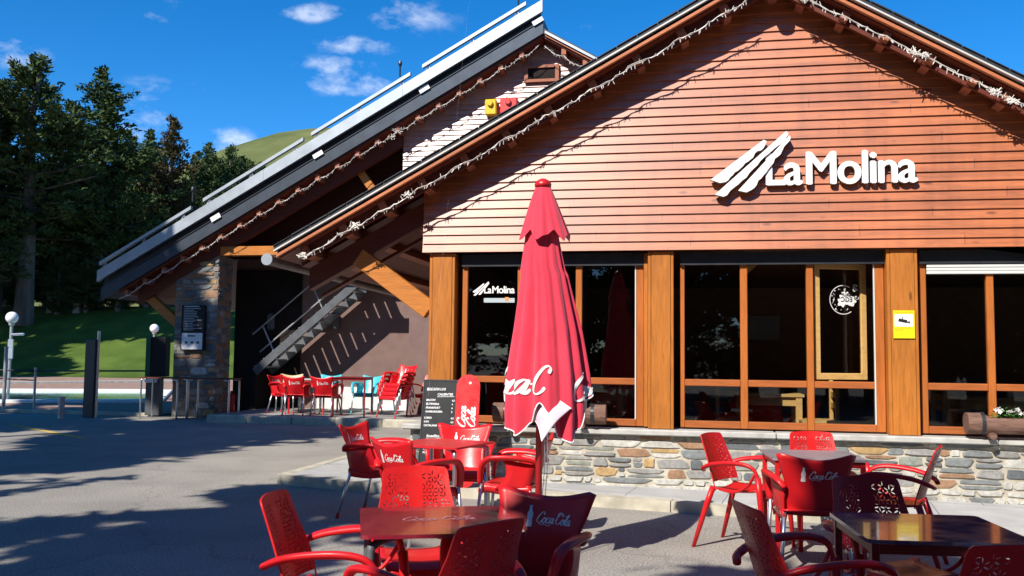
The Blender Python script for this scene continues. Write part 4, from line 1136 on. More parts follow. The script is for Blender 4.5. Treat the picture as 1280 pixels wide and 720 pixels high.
# =================================================================== THINGS BY THE WALL
ch = thing('chalkboard', 'black chalkboard menu standing on the pavement before the corner pillar', 'chalkboard', (-2.755, 9.30, .10), rad(-4))
Wc, Hc = .37, 1.08; tl = Matrix.Rotation(rad(-9), 4, 'X')
bm = NB(); bx(bm, 0, Wc, 0, .02, .02, Hc); 
for v in bm.verts: v.co = tl @ v.co
obj('front_board', bm, M['blackboard'], ch)
bm = NB(); bx(bm, -.012, .0, -.006, .026, 0, Hc+.012); bx(bm, Wc, Wc+.012, -.006, .026, 0, Hc+.012); bx(bm, .0, Wc, -.006, .026, Hc, Hc+.012)
for v in bm.verts: v.co = tl @ v.co
obj('frame', bm, M['darkmetal'], ch)
bm = NB(); bx(bm, 0, Wc, 0, .018, .0, Hc)
for v in bm.verts: v.co = Matrix.Rotation(rad(9), 4, 'X') @ v.co + Vector((0, .34, 0))
obj('rear_board', bm, M['blackboard'], ch)
bm = NB()
MENU = [('BOCADILLOS', 1.0, .03, .034), ('CALIENTES', .945, .15, .034), ('BACON', .885, .03, .028), ('BUTIFARRA', .845, .03, .028), ('FRANKFURT', .805, .03, .028), ('HAMBURGUESA', .765, .03, .026), ('LOMO', .70, .02, .028), ('LOMO QUESO BACON', .66, .02, .024), ('CATALANA', .62, .02, .028), ('Bocadillos', .51, .06, .034), ('ATUN', .42, .03, .028), ('CHORIZO', .38, .03, .028), ('FUET', .34, .03, .028), ('DOS', .10, .14, .03)]
rng = random.Random(11)
for s, zz, xx, sz in MENU:
    g = text_geo(s, sz, 0, .0012, 1.02, shear=.15); w0 = max(v.x for v in g[0]); k = min(1, .25/w0); ro = rng.uniform(-.02, .03)
    put(bm, g, lambda v: tl @ Vector((xx+v.x*k, -.003, zz+v.y+v.x*ro-.06+.04)))
for zz in (.865, .825, .785, .745, .68, .64, .60): 
    g = text_geo(rng.choice(('4,5', '5', '3,8', '4')), .026, 0, .001); put(bm, g, lambda v: tl @ Vector((.315+v.x, -.003, zz+v.y)))
for zz, xa, xb in ((.908, .15, .34), (.975, .03, .2), (.475, .06, .22)): 
    V = [tl @ Vector(p) for p in ((xa, -.003, zz), (xb, -.003, zz+.006), (xb, -.003, zz+.011), (xa, -.003, zz+.005))]; bm.faces.new([bm.verts.new(v) for v in V])
obj('chalk_lettering', bm, M['chalk'], ch)
# grey concrete foot beside it
gb = NB(); bx(gb, -.2, .2, -.1, .1, 0, .16, .015); o = obj('concrete_block', gb, M['steel']); o.location = (-3.03, 9.75, .10); o.rotation_euler = (0, 0, rad(-8)); tag(o, 'low dark grey block on the pavement left of the chalkboard', 'block')
# red board with vertical lettering
sb = thing('snowboard', 'red snowboard with white vertical lettering leaning by the window', 'snowboard', (-2.235, 9.16, .10), rad(2))
bm = NB(); hw, L = .125, 1.16; pts = [(hw*math.cos(t), L-hw*1.0+hw*1.0*math.sin(t)) for t in [PI*k/16 for k in range(17)]] + [(-hw*math.cos(t)*1.0, hw-hw*math.sin(t)) for t in [PI*k/16 for k in range(17)]]
prism(bm, pts, 'y', -.008, .008)
lean = Matrix.Rotation(rad(-11), 4, 'X')
for v in bm.verts: v.co = lean @ v.co
obj('deck', bm, M['red'], sb)
for wd, ox in (('Coca', -.012), ('Cola', .088)):
    bm = NB(); g = script_geo(wd, .075, False); k = .125
    put(bm, g[:2], lambda v: lean @ Vector((ox - v.y*k*.72, -.0095-v.z*.02, .60 + v.x*k*.95))); obj('lettering', bm, M['white'], sb)
bm = NB(); lathe(bm, [(.0, 0), (.014, 0), (.014, .004)], n=10)
for v in bm.verts: v.co = lean @ Vector((v.co.x+.02, -.0085-v.co.z, v.co.y+1.07))
obj('stud', bm, M['white'], sb)
# log planters on the sill
def planter(label, x0, x1, holders, seed, flowers):
    y, z, r = 9.79, .835, .105
    t = thing('log_planter', label, 'planter', ((x0+x1)/2, y, .684), 0, 'log planters on the window sill'); cx = (x0+x1)/2; L = x1-x0; rng = random.Random(seed)
    bm = NB(); pts = []
    N = 18; rings = []
    for i in range(N+1):
        x = -L/2+L*i/N; dip = 1 if .16 < i/N < .84 else 0
        ring = []
        for k in range(20):
            a = 2*PI*k/20; rr = r*(1+.03*math.sin(3*a+i*.4)+.015*rng.uniform(-1, 1)); zz = rr*math.sin(a)
            if dip and zz > .055: zz = .055
            ring.append(bm.verts.new((x, rr*math.cos(a), .15+zz)))
        rings.append(ring)
    for A_, B_ in zip(rings[:-1], rings[1:]):
        for k in range(20): bm.faces.new((A_[k], A_[(k+1) % 20], B_[(k+1) % 20], B_[k]))
    bm.faces.new(rings[0]); bm.faces.new(rings[-1]); obj('log', bm, M['log'], t)
    for xx in (x0+.14, x1-.14):
        bm = NB(); ring = [(xx-cx, (r+.005)*math.cos(2*PI*k/24), .15+(r+.005)*math.sin(2*PI*k/24)) for k in range(25)]
        for p, q in zip(ring[:-1], ring[1:]):
            bm.faces.new([bm.verts.new(v) for v in ((p[0]-.018, *p[1:]), (p[0]+.018, *p[1:]), (q[0]+.018, *q[1:]), (q[0]-.018, *q[1:]))])
        obj('metal_band', bm, M['darkmetal'], t)
    for xx in holders:
        bm = NB(); cyl(bm, (xx-cx, -.10, .032), (xx-cx, .1, .032), .034, 12); obj('support_log', bm, M['log'], t)
    for xx in flowers:
        bm = NB(); p = Vector((xx-cx, 0, .2))
        for k in range(70):
            d = Vector((rng.gauss(0, .06), rng.gauss(0, .04), abs(rng.gauss(.0, .045)))); a = rng.uniform(0, 2*PI); s = rng.uniform(.016, .032)
            e1 = Vector((math.cos(a), math.sin(a), rng.uniform(-.4, .6)))*s; e2 = Vector((-math.sin(a), math.cos(a), rng.uniform(-.5, .5)))*s*.5; c_ = p+d
            bm.faces.new([bm.verts.new(v) for v in (c_-e1, c_+e2, c_+e1, c_-e2)])
        for k in range(7):
            c_ = p+Vector((rng.gauss(0, .06), rng.gauss(-.02, .03), rng.uniform(.05, .1))); r0 = .016
            for q in range(5):
                a = q*2*PI/5; bm.faces.new([bm.verts.new(c_+v*r0) for v in (Vector((0, 0, 0)), Vector((math.cos(a-.5), -.3, math.sin(a-.5))), Vector((1.5*math.cos(a), -.3, 1.5*math.sin(a))), Vector((math.cos(a+.5), -.3, math.sin(a+.5))))]).material_index = 1
        tag(obj('plant', bm, [M['leaf'], M['petal' if xx > 1 else 'petal_pink']], t, recalc=False), kind='stuff')
planter('weathered log planter with a pink flower behind the parasol on the window sill', -2.06, -.85, (-1.90, -1.10), 3, (-1.72,))
planter('brown log planter with white flowers on the sill at the right edge', 2.68, 3.95, (2.9, 3.7), 4, (3.0, 3.14, 3.3, 3.5))

# dining tables inside the windows
def indoor(label, x, y, w, dd):
    t = thing('indoor_table', label, 'table', (x, y, .30), 0, 'pale wood tables inside the cafe')
    bm = NB(); bx(bm, -w/2, w/2, -dd/2, dd/2, .70, .735, .004); obj('tabletop', bm, M['pine'], t)
    bm = NB(); bx(bm, -w/2+.06, w/2-.06, -dd/2+.04, -dd/2+.06, .60, .699); bx(bm, -w/2+.06, w/2-.06, dd/2-.06, dd/2-.04, .60, .699); obj('apron', bm, M['pine'], t)
    for sx in (-1, 1):
        for sy in (-1, 1): bm = NB(); bx(bm, sx*(w/2-.06)-.035, sx*(w/2-.06)+.035, sy*(dd/2-.05)-.035, sy*(dd/2-.05)+.035, 0, .699); obj('leg', bm, M['pine'], t)
wx = lambda px_, Y: ony(px_, 510, Y).x
indoor('pale wood table inside the middle window', (wx(920, 11)+wx(1006, 11))/2, 11.3, wx(1006, 11)-wx(920, 11), .6)
indoor('pale wood table inside the right window', wx(1262, 11), 11.3, 1.0, .6)
indoor('pale wood table inside the left window', wx(745, 11.2), 11.5, .7, .6)
def bench(label, x, y, rz):
    t = thing('indoor_chair', label, 'chair', (x, y, .30), rz, 'pale wood chairs inside the cafe')
    bm = NB(); bx(bm, -.2, .2, -.2, .2, .43, .46); obj('seat', bm, M['pine'], t)
    for sx in (-1, 1):
        bm = NB(); bx(bm, sx*.18-.02, sx*.18+.02, -.2, -.16, 0, .9); obj('leg', bm, M['pine'], t)
        bm = NB(); bx(bm, sx*.18-.02, sx*.18+.02, .16, .2, 0, .43); obj('leg', bm, M['pine'], t)
    bm = NB()
    for zz in (.62, .74, .86): bx(bm, -.159, .159, -.192, -.17, zz-.03, zz+.03)
    obj('backrest', bm, M['pine'], t)
bench('pale wood chair inside the middle window left of its table', wx(915, 10.9)+.02, 10.95, rad(-92)); bench('pale wood chair inside the right window behind the planter', wx(1197, 10.9), 10.95, rad(-85)); bench('pale wood chair inside the left window', wx(770, 10.9)-.1, 10.95, rad(85)); bench('pale wood chair near the open casement', wx(1017, 10.9)+.05, 10.95, rad(92))
t = thing('napkin_holder', 'small napkin holder on the table inside the right window', 'napkin holder', (wx(1252, 11.1), 11.15, 1.036))
bm = NB(); bx(bm, -.05, .05, -.03, .03, 0, .11, .006); obj('holder', bm, M['black'], t); bm = NB(); bx(bm, .07, .15, -.03, .03, .0, .13, .004); obj('napkins', bm, M['beige'], t)
bm = NB(); beam(bm, (.62, 10.35, 2.40), (.80, 11.0, 2.585), .05, .07); tag(obj('timber_prop', bm, M['pine']), 'pale slanting timber inside the open middle window', 'timber')
bm = NB(); bx(bm, .95, 1.5, 15.9, 15.94, 1.75, 2.15); tag(obj('menu_board', bm, M['grey_tag']), 'dim pale board on the far wall inside the cafe', 'board')

# =================================================================== LEFT SIDE
p = onz(112, 522); bo = thing('information_pillar', 'dark upright pillar beside the pool terrace', 'pillar', (p.x, p.y, 0), rad(-8))
bm = NB(); bx(bm, -.14, .14, -.07, .07, 0, 1.68, .012); obj('panel', bm, M['darkmetal'], bo); bm = NB(); tube(bm, [(.155, 0, 0), (.155, 0, 1.86)], .03, 10); obj('pole', bm, M['alu'], bo)
def post(label, px_, py_, h, base, r=.028, name='barrier_post'):
    p = onz(px_, py_); t = thing(name, label, 'post', (p.x, p.y, .03), 0, 'steel posts along the pool terrace')
    bm = NB(); tube(bm, [(0, 0, 0), (0, 0, h)], r, 10); obj('pole', bm, M['pale_steel'], t)
    if base: bm = NB(); bx(bm, -.25, .25, -.15, .15, 0, .03, .006); obj('base_plate', bm, M['steel'], t)
    else: bm = NB(); lathe(bm, [(r*1.3, h), (r*1.3, h+.02), (0, h+.03)], n=10); obj('cap', bm, M['pale_steel'], t)
    return p
p1 = post('slim steel post on a base plate before the pool', 42, 515, 1.0, True)
p2 = post('taller steel post at the left edge before the pool', 4, 515, 1.45, False, .04)
post('short grey bollard on the road edge', 76, 525, .42, False, .06)
p3 = onz(195, 520)
bm = NB()
A_, B_, D_ = Vector((p2.x-6, p2.y+.0, .95)), Vector((p1.x, p1.y, .95)), Vector((p3.x, p3.y, 1.0))
tube(bm, [A_, Vector((p2.x, p2.y, .96)), B_, D_], .022, 6); tube(bm, [A_+Vector((0, 0, -.0)), B_+Vector((0, 0, -.22))], .014, 6); tag(obj('barrier_rail', bm, M['darkmetal']), 'thin dark rail running along the pool terrace', 'rail')
mc = thing('ticket_machine', 'black and green cabinet left of the stone pier', 'ticket machine', (p3.x+.05, p3.y-.1, .03), rad(14))
bm = NB(); bx(bm, -.11, .21, -.14, .2, .85, 1.72, .012); obj('cabinet', bm, M['black'], mc); bm = NB(); bx(bm, -.22, -.113, -.15, .2, .84, 1.73, .006); obj('side_panel', bm, M['green'], mc)
bm = NB(); bx(bm, -.2, .1, -.12, .16, 0, .839); obj('pedestal', bm, M['steel'], mc); bm = NB(); bx(bm, -.2, .06, -.22, -.151, .72, .84, .01); obj('tray', bm, M['white'], mc)
ex_ = ony(291, 515, 18.7); fe = thing('fire_extinguisher', 'red fire extinguisher standing beside the stone pier', 'fire extinguisher', (ex_.x, 18.62, .148 if ex_.x > -9.7 else 0))
bm = NB(); lathe(bm, [(.0, .02), (.075, .02), (.08, .05), (.08, .46), (.06, .52), (.03, .55)], n=16); obj('cylinder', bm, M['redframe'], fe, True); bm = NB(); bx(bm, -.02, .06, -.02, .02, .551, .6); tube(bm, [(.05, 0, .58), (.1, 0, .5), (.09, 0, .3)], .012, 6); obj('valve', bm, M['black'], fe)
def globe(label, x, y, dep, r, sign):
    p = atd(x, y, dep); gz = .03; t = thing('globe_lamp', label, 'lamp', (p.x, p.y, gz), 0, 'globe lamps by the pool')
    bm = NB(); bmesh.ops.create_uvsphere(bm, u_segments=24, v_segments=16, radius=r)
    for v in bm.verts: v.co.z += p.z-gz
    obj('globe', bm, M['globe'], t, True); bm = NB(); tube(bm, [(0, 0, 0), (0, 0, p.z-gz-r+.02)], .045, 8); lathe(bm, [(.08, p.z-gz-r-.06), (.09, p.z-gz-r+.03)], n=10); obj('post', bm, M['pale_steel'], t)
    bm = NB(); tube(bm, [(0, 0, p.z-gz-r-.35), (sign, -.05, p.z-gz-r-.33)], .04, 8); obj('arm', bm, M['alu'], t)
    if sign > .3: bm = NB(); bx(bm, -.02, .16, -.1, -.06, p.z-gz-r-1.1, p.z-gz-r-.5); obj('plate', bm, M['zinc'], t)
globe('white globe lamp with a side arm at the left edge of the pool', 15, 397, 29, .185, .48); globe('white globe lamp beyond the ticket machine on the lawn side', 193, 410.5, 40, .19, .2)
q = atd(80, 404, 62); gt = thing('garden_gate', 'small green gate between low stone posts on the lawn bank', 'gate', (q.x, q.y, lawnz(q.x, q.y)-.1))
bm = NB(); bx(bm, -.75, .75, -.05, .05, 0, 1.3); obj('door', bm, M['green'], gt)
for s in (-1, 1): bm = NB(); bx(bm, s*1.0-.25, s*1.0+.25, -.25, .25, 0, 1.35, .04); obj('gate_post', bm, M['st'][6], gt)
# =================================================================== TREES
def pine_meshes(seed, brown=False, bare=.22, dense=1.0, spread=.27):
    """unit conifer, 1 high: trunk mesh and crown mesh of needle clumps on whorled limbs"""
    rng = random.Random(seed)
    bm = NB(); bend = [Vector((rng.uniform(-.0012, .0012)*k, rng.uniform(-.0012, .0012)*k, k/8)) for k in range(9)]
    tube(bm, bend, [.024*(1-.9*k/8)+.002 for k in range(9)], 9)
    limbs = []
    h = bare
    while h < .985:
        t = (h-bare)/(1-bare)
        prof_ = (min(1, t*4+.35))*(1-t)**.72*(1+.15*math.sin(t*23+seed))+.035
        for k in range(rng.choice((4, 5, 5, 6))):
            if rng.random() < .10: continue
            a = rng.uniform(0, 2*PI); L = spread*prof_*rng.uniform(.55, 1.18)
            up = .25+.45*t-.25*(1-t)
            limbs.append((h+rng.uniform(-.012, .012), a, L, up+rng.uniform(-.12, .18)))
        h += rng.uniform(.022, .036)
    for h_, a, L, up in limbs:
        if h_ < bare+.35 and rng.random() < .5:
            d = Vector((math.cos(a), math.sin(a), up*.8)); tube(bm, [Vector((0, 0, h_)), Vector((0, 0, h_))+d*L*.7], [.005, .002], 5)
    tm = bpy.data.meshes.new('trunk'); bm.to_mesh(tm); bm.free(); tm.materials.append(M['bark'])
    V, F = [], []
    for h_, a, L, up in limbs:
        o = Vector((0, 0, h_)); d = Vector((math.cos(a), math.sin(a), up)).normalized(); side = Vector((-math.sin(a), math.cos(a), 0))
        n = max(3, int(L/.0080*dense))
        for i in range(n):
            s = (i+.6)/n
            if s < .22 and rng.random() < .6: continue
            p = o + d*L*s + Vector((0, 0, .10*L*s*s)) + side*rng.gauss(0, .17*L*(1-.4*s)) + Vector((0, 0, rng.gauss(0, .010)))
            r = .0145*rng.uniform(.7, 1.4)
            for q in range(12):
                e = Vector((rng.gauss(0, 1), rng.gauss(0, 1), rng.gauss(.55, .8))); e = (e.normalized()*.8 + d*.35)*r
                w = e.cross(Vector((rng.gauss(0, 1), rng.gauss(0, 1), rng.gauss(0, 1)))).normalized()*r*.24
                c = p + Vector((rng.gauss(0, r*.4), rng.gauss(0, r*.4), rng.gauss(0, r*.3))); b = len(V)
                V += [c-w*.6, c+e*.55-w, c+e*1.15, c+e*.55+w]; F.append((b, b+1, b+2, b+3))
    for q in range(60):
        p = Vector((rng.gauss(0, .006), rng.gauss(0, .006), rng.uniform(.95, 1.0))); e = Vector((rng.gauss(0, .5), rng.gauss(0, .5), 1)).normalized()*.022; w = e.cross(Vector((rng.gauss(0, 1), rng.gauss(0, 1), 0))).normalized()*.005; b = len(V)
        V += [p-w, p+e*.5-w, p+e, p+e*.5+w]; F.append((b, b+1, b+2, b+3))
    cm = bpy.data.meshes.new('crown'); cm.from_pydata(V, [], F); cm.materials.append(M['needle_brown' if brown else 'needle'])
    return tm, cm
VAR = [pine_meshes(1, False, .30, 1.0, .27), pine_meshes(2, False, .16, 1.05, .25), pine_meshes(3, False, .08, 1.1, .30), pine_meshes(4, True, .10, 1.0, .24)]
def pine(label, x, y, h, var, fat=1.0, group='conifers on the bank', z=None):
    z = lawnz(x, y)-.1 if z is None else z
    t = thing('pine_tree', label, 'tree', (x, y, z), random.uniform(0, 6), group); t.scale = (h*fat, h*fat, h)
    for nm, me in zip(('trunk', 'crown'), VAR[var]):
        o = bpy.data.objects.new(nm, me); C.objects.link(o); o.parent = t
    return t
TREES = [(-30, 175, 58, 1, 1.25, 'dark pine cut by the left edge of the photo'), (8, 108, 64, 0, 1.2, 'dark pine just left of the tall bare trunked pine'),
 (46, 76, 61, 0, 1.4, 'tall pine with a long bare pale trunk on the lawn bank'), (88, 128, 72, 1, 1.3, 'pine between the two tallest crowns'),
 (130, 88, 66, 1, 1.3, 'tall spire topped pine right of the bare trunked one'), (163, 168, 74, 2, 1.15, 'low dark pine right of the spire topped one'),
 (190, 165, 80, 1, 1.25, 'slim green pine left of the brownish one'), (216, 150, 72, 3, 1.0, 'brownish pine standing over the pale roof edge'),
 (246, 192, 82, 2, .9, 'short green pine right of the brownish one'), (262, 180, 86, 1, .9, 'slender pine above the roof rail'),
 (288, 184, 88, 2, .9, 'bushy pine close to the mountain slope'), (312, 202, 92, 1, 1.0, 'small far pine before the mountain slope'),
 (338, 222, 96, 2, 1.3, 'lowest far pine beside the metal roof edge'), (300, 198, 90, 2, 1.3, 'bushy far pine before the foot of the mountain'), (325, 205, 94, 1, 1.5, 'broad far pine just above the roof rail'), (275, 200, 84, 2, 1.3, 'broad bushy pine between two slender ones'), (112, 178, 88, 2, 1.0, 'bushy dark pine behind the tallest crowns'),
 (28, 190, 90, 2, 1.1, 'bushy dark pine behind the bare trunk'), (68, 215, 95, 2, 1.2, 'broad dark pine filling the gap behind the bare trunk'),
 (150, 225, 92, 2, 1.2, 'broad dark pine deep behind the spire topped one'), (200, 232, 96, 2, 1.2, 'broad dark pine deep behind the brownish one'), (-5, 240, 84, 2, 1.2, 'broad dark pine low at the left edge'), (236, 250, 74, 2, 1.0, 'bushy pine low behind the metal roof edge')]
for px_, py_, dep, var, fat, lab in TREES:
    top_ = atd(px_, py_, dep); zb_ = lawnz(top_.x, top_.y)-.1; pine(lab, top_.x, top_.y, top_.z-zb_, var, fat)

# trees standing behind and left of the viewer; their shade falls across the terrace, road and lawn
SUNAZ, SUNEL = rad(24), rad(41.5)
LD = Vector((math.sin(SUNAZ)*math.cos(SUNEL), math.cos(SUNAZ)*math.cos(SUNEL), -math.sin(SUNEL)))
def inside(p, poly):
    c = False; n = len(poly)
    for i in range(n):
        (x0, y0), (x1, y1) = poly[i], poly[(i+1) % n]
        if (y0 > p[1]) != (y1 > p[1]) and p[0] < (x1-x0)*(p[1]-y0)/(y1-y0)+x0: c = not c
    return c
def shade_tree(label, polys, zlo, zhi, n, leaf, seed, base, gz=0, holes=.0, hscale=.5, soft=.25, skip=None):
    rng = random.Random(seed); V, F = [], []
    xs = [p[0] for q in polys for p in q]; ys = [p[1] for q in polys for p in q]; x0, x1, y0, y1 = min(xs), max(xs), min(ys), max(ys)
    k = 0; tries = 0
    while k < n and tries < n*40:
        tries += 1
        g = (rng.uniform(x0, x1), rng.uniform(y0, y1)); gj = (g[0]+rng.gauss(0, soft), g[1]+rng.gauss(0, soft))
        if not any(inside(gj, q) for q in polys): continue
        if holes and mnoise.noise(Vector((g[0]*hscale, g[1]*hscale*.8, seed*3.1))) + .35*mnoise.noise(Vector((g[0]*hscale*3, g[1]*hscale*3, seed))) > .42-holes: continue
        z = rng.uniform(zlo, zhi); p = Vector((*g, gz)) - LD*((z-gz)/-LD.z)*1.0
        p = Vector((g[0], g[1], gz)) + LD*((z-gz)/LD.z)
        x, y, w = topx(p)
        if w > 0 and -90 < x < 1370 and -90 < y < 810: continue
        a = Vector((rng.gauss(0, 1), rng.gauss(0, 1), rng.gauss(0, .5))).normalized()*leaf*rng.uniform(.6, 1.3); b = a.cross(Vector((rng.gauss(0, 1), rng.gauss(0, 1), rng.gauss(0, 1)))).normalized()*leaf*rng.uniform(.25, .5); i = len(V)
        V += [p-a, p+b, p+a, p-b]; F.append((i, i+1, i+2, i+3)); k += 1
    if not V: return
    t = thing('shade_tree', label, 'tree', base)
    me = bpy.data.meshes.new('crown'); me.from_pydata([v-Vector(base) for v in V], [], F); me.materials.append(M['needle'])
    o = bpy.data.objects.new('crown', me); C.objects.link(o); o.parent = t
    c = sum(V, Vector())/len(V)-Vector(base)
    bm = NB(); rng2 = random.Random(seed+1); tube(bm, catmull([(0, 0, 0), (c.x*.1, c.y*.1, c.z*.5), (c.x*.8, c.y*.8, c.z*.9), (c.x, c.y, c.z+.5)], 4), [.22-.012*i for i in range(13)], 10)
    for i in range(10):
        e = V[rng2.randrange(len(V))]-Vector(base); s = Vector((c.x*.5, c.y*.5, c.z*.72)); tube(bm, [s, s.lerp(e, .5)+Vector((0, 0, .3)), e], [.06, .035, .015], 6)
    obj('trunk', bm, M['bark'], t)
gp = lambda pts: [tuple(onz(x, y)[:2]) for x, y in pts]
S1 = gp([(-120, 664), (60, 651), (130, 648), (205, 642), (222, 632), (275, 624), (325, 609), (365, 606), (440, 618), (485, 640), (470, 668), (380, 672), (355, 690), (350, 760), (330, 1000), (-300, 1000), (-300, 700)])
shade_tree('tall pine behind the viewer shading the road in front of the left chairs', [S1], 6.5, 9.5, 3600, .30, 1, (-9.5, -5.5, 0), holes=.10, hscale=.55, soft=.16)
S2 = [(-.45, 1.2), (-.50, 4.1), (-.30, 4.9), (-.12, 5.6), (-.05, 6.55), (.25, 6.75), (.62, 6.55), (1.02, 6.75), (1.22, 7.3), (1.55, 7.55), (2.2, 7.1), (3.2, 6.7), (4.5, 6.0), (4.5, 1)]
shade_tree('tall pine behind the viewer shading the right front table', [S2], 6.5, 9.5, 3000, .28, 2, (-3.2, -7.2, 0), holes=-.12, hscale=1.0, soft=.14)
S2b = [(-.50, 4.95), (-.40, 4.55), (-.1, 4.7), (-.05, 5.4), (-.38, 5.3)]
shade_tree('pine branch behind the viewer dappling the bottle logo chair', [S2b], 6.5, 8.5, 110, .15, 6, (-5.2, -7.4, 0), holes=.12, hscale=2.2, soft=.06)
S3 = gp([(-400, 524), (150, 526), (240, 533), (400, 528), (455, 534), (430, 543), (330, 553), (200, 572), (90, 588), (-60, 594), (-400, 600)])
S3b = gp([(-300, 619), (10, 613), (90, 601), (165, 594), (160, 598), (60, 611), (0, 621), (-300, 632)]); S3c = gp([(-200, 604), (60, 598), (88, 597), (60, 603), (-200, 612)]); S3d = gp([(-200, 670), (60, 655), (85, 650), (60, 662), (-200, 680)])
shade_tree('large pine left of the viewer shading the far side of the road', [S3], 8, 12, 3600, .42, 3, (-17, 2, 0), holes=.16, hscale=.35, soft=.3)
shade_tree('thin pine left of the viewer casting narrow shadow streaks on the road', [S3b, S3c, S3d], 7, 8, 520, .16, 4, (-16, -2, 0), soft=.03)
# shade over pier, racks, staircase foot and terrace edge
S4 = [(-16, 16.5), (-9.6, 16.6), (-9.0, 17.2), (-9.1, 18.6), (-9.2, 20.4), (-9.6, 22.5), (-12, 24), (-17, 23)]
shade_tree('large pine left of the viewer dappling the stone pier', [S4], 10, 14.5, 4200, .42, 5, (-20, 7, 0), holes=-.04, hscale=.6, soft=.25)
# shade on pool terrace and lawn
S5 = [(-70, 23), (-20, 21.5), (-13, 23), (-14, 25), (-70, 27.5)]
shade_tree('pine beyond the left edge shading the pool terrace', [S5], 12, 17, 1500, .55, 7, (-42, 12, 0), holes=.1, hscale=.25, soft=.3)
q1, q2, q3 = onz(235, 476), onz(118, 476), onz(-150, 476)
S6 = [(-115, 40), (-34, 40), (-33.5, 43), (-36, 47), (-37, 49.8), (-33, 51.2), (-22, 51.6), (2, 52), (2, 95), (-130, 95)]
shade_tree('row of tall pines beyond the left edge shading the lawn bank', [S6], 16, 24, 28000, 1.25, 8, (-60, 25, 0), gz=1.5, holes=-.16, hscale=.13, soft=.4)
# pines behind the viewer, mirrored in the windows; denser rows added to block sky
for i, (x, y, h, v, fat) in enumerate([(-13, -17, 11, 1, 1.1), (-6.5, -19, 12, 0, 1.2), (-1, -17, 10, 2, 1.2), (4, -19, 12, 1, 1.2), (9, -16, 9.5, 2, 1.2), (14, -18, 12, 0, 1.2), (19, -15, 11, 1, 1.2), (-19, -16, 11, 2, 1.1), (25, -17, 12, 2, 1.3)]):
    pine('pine behind the viewer mirrored darkly in the cafe windows', x, y, h, v, fat, 'pines behind the viewer', 0)
rg = random.Random(9)
for i in range(12):  # tall row added on the right to cut sky light in the shadows
    pine('tall unseen pine added behind the viewer to block sky light', 6+i*2.7, -11.5+rg.uniform(-2, 2), rg.uniform(18, 22), 2, rg.uniform(.75, .95), 'pines behind the viewer', 0)
for i in range(7):  # left row, out of view, added as a sky blocker
    pine('tall unseen pine added behind the viewer to block sky light', -27-i*3.2, -10+rg.uniform(-3, 3), rg.uniform(17, 21), 2, rg.uniform(.8, .95), 'pines behind the viewer', 0)
for i in range(22):
    pine('pine behind the viewer mirrored darkly in the cafe windows', -24+i*2.6+rg.uniform(-.5, .5), -13.0+rg.uniform(-1.2, 1.2), rg.uniform(9.5, 11), 2, rg.uniform(1.25, 1.5), 'pines behind the viewer', 0)
for i, (px_, py_, dep) in enumerate([(-20, 285, 70), (20, 300, 74), (62, 290, 78), (95, 270, 80), (128, 262, 70), (160, 268, 68), (190, 275, 70), (222, 285, 72), (75, 325, 62), (110, 330, 62), (10, 330, 66), (150, 320, 62), (185, 318, 63)]):
    top_ = atd(px_, py_, dep); zb_ = lawnz(top_.x, top_.y)-.3; pine('dark young pine in the shaded understorey of the bank', top_.x, top_.y, top_.z-zb_, 2, 2.0, 'young pines under the tall ones')

# =================================================================== LIGHT AND SKY
sl = bpy.data.lights.new('sun', 'SUN'); sl.energy = 5.0; sl.angle = rad(.53); sl.color = (1, .945, .86)
so_ = bpy.data.objects.new('sun', sl); C.objects.link(so_); so_.rotation_euler = LD.to_track_quat('-Z', 'Y').to_euler(); so_.location = (-20, -40, 40)
sc = bpy.context.scene
w = bpy.data.worlds.new('World'); sc.world = w; w.use_nodes = True; nt = w.node_tree
for nd in list(nt.nodes): nt.nodes.remove(nd)
N_ = lambda t, **k: (lambda nd: ([setattr(nd, a, v) for a, v in k.items()], nd)[1])(nt.nodes.new(t))
out = N_('ShaderNodeOutputWorld'); bg = N_('ShaderNodeBackground'); sky = N_('ShaderNodeTexSky', sky_type='NISHITA', sun_disc=False, sun_elevation=SUNEL, sun_rotation=math.atan2(-LD.x, -LD.y), altitude=1800, air_density=.85, dust_density=.25, ozone_density=4.0)
bg.inputs['Strength'].default_value = .085
tc = N_('ShaderNodeTexCoord'); L_ = nt.links.new
def mth(op, a, b=0, c=0):
    nd = N_('ShaderNodeMath', operation=op)
    for i, v in enumerate((a, b, c)):
        if isinstance(v, (int, float)): nd.inputs[i].default_value = v
        else: L_(v, nd.inputs[i])
    return nd.outputs[0]
CL = [(430, 95, 58, 24, 1.0), (445, 56, 48, 15, .8), (505, 18, 60, 28, .55), (380, 14, 60, 14, .7), (180, 150, 40, 36, .75), (285, 178, 32, 20, .75), (205, 110, 50, 14, .4), (18, 65, 40, 22, .65), (185, 20, 26, 8, .5), (720, 32, 26, 12, .35), (60, 215, 70, 30, .5), (240, 5, 40, 14, .35)]
field = None
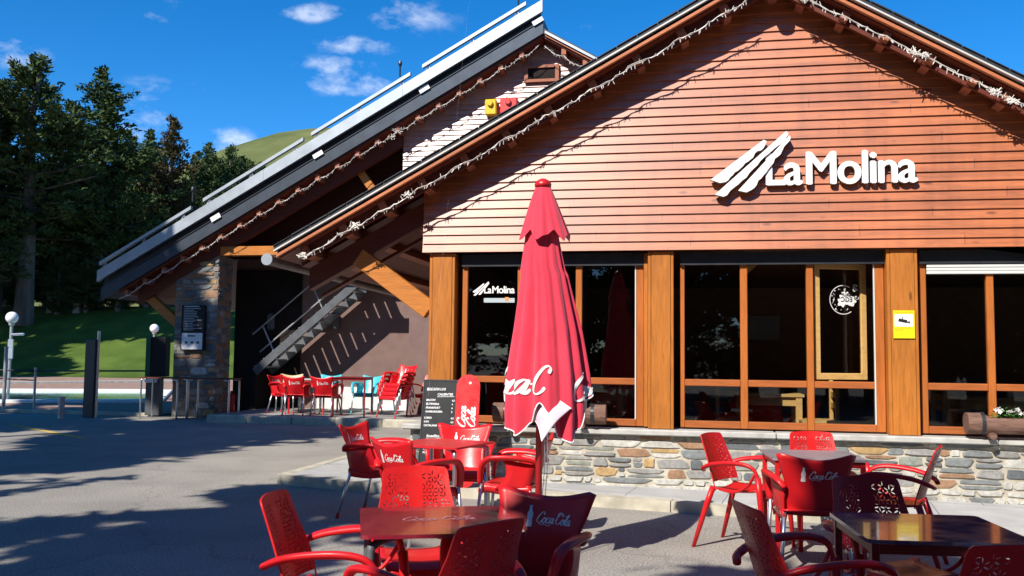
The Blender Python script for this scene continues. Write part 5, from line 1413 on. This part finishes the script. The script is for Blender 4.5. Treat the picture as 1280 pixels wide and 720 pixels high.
for x, y, rx, ry, g in CL:
    d = ray(x, y).normalized(); dr = (ray(x+rx, y).normalized()-d); du = (ray(x, y-ry).normalized()-d)
    sub = N_('ShaderNodeVectorMath', operation='SUBTRACT'); L_(tc.outputs['Generated'], sub.inputs[0]); sub.inputs[1].default_value = d
    acc = None
    for v in (dr, du):
        dt = N_('ShaderNodeVectorMath', operation='DOT_PRODUCT'); L_(sub.outputs[0], dt.inputs[0]); dt.inputs[1].default_value = v/v.length_squared
        s = mth('POWER', mth('ABSOLUTE', dt.outputs['Value']), 2); acc = s if acc is None else mth('ADD', acc, s)
    ln = N_('ShaderNodeVectorMath', operation='LENGTH'); L_(sub.outputs[0], ln.inputs[0])
    e = mth('MULTIPLY', mth('MAXIMUM', mth('SUBTRACT', 1, mth('MULTIPLY', acc, .55)), 0), g)
    e = mth('MULTIPLY', e, mth('LESS_THAN', ln.outputs['Value'], .5))
    field = e if field is None else mth('MAXIMUM', field, e)
def wnoise(scale, det, stretch):
    mp = N_('ShaderNodeMapping'); mp.inputs['Scale'].default_value = stretch; L_(tc.outputs['Generated'], mp.inputs[0])
    n = N_('ShaderNodeTexNoise'); n.inputs['Scale'].default_value = scale; n.inputs['Detail'].default_value = det; n.inputs['Roughness'].default_value = .6; L_(mp.outputs[0], n.inputs['Vector']); return n.outputs['Fac']
nz = wnoise(20, 8, (1, 1, 1.8)); nz2 = wnoise(4, 5, (1, 1, 3))
er = mth('ADD', mth('MULTIPLY', field, .75), mth('MULTIPLY', mth('SUBTRACT', nz, .5), 3.0))
er = mth('ADD', er, mth('MULTIPLY', mth('SUBTRACT', nz2, .5), .6))
cl = mth('MULTIPLY', mth('SMOOTH_MIN', mth('MAXIMUM', mth('SUBTRACT', er, .18), 0), .75, .2), mth('MINIMUM', mth('MULTIPLY', field, 1.9), .95))
cl = mth('MULTIPLY', mth('POWER', mth('MAXIMUM', cl, 0), 1.35), .78)
hs = N_('ShaderNodeHueSaturation'); hs.inputs['Saturation'].default_value = 1.33; hs.inputs['Value'].default_value = 1.72; L_(sky.outputs[0], hs.inputs['Color'])
mx = N_('ShaderNodeMix', data_type='RGBA'); L_(cl, mx.inputs[0]); L_(hs.outputs[0], mx.inputs[6]); mx.inputs[7].default_value = (10.5, 11.0, 11.8, 1)
L_(mx.outputs[2], bg.inputs['Color']); L_(bg.outputs[0], out.inputs['Surface'])
vs = sc.view_settings; sc.display_settings.display_device = 'sRGB'; vs.view_transform = 'Standard'; vs.look = 'None'; vs.exposure = .50; vs.gamma = 1; vs.use_curve_mapping = False
sc.cycles.max_bounces = 6; sc.cycles.transparent_max_bounces = 12; sc.cycles.sample_clamp_indirect = 6
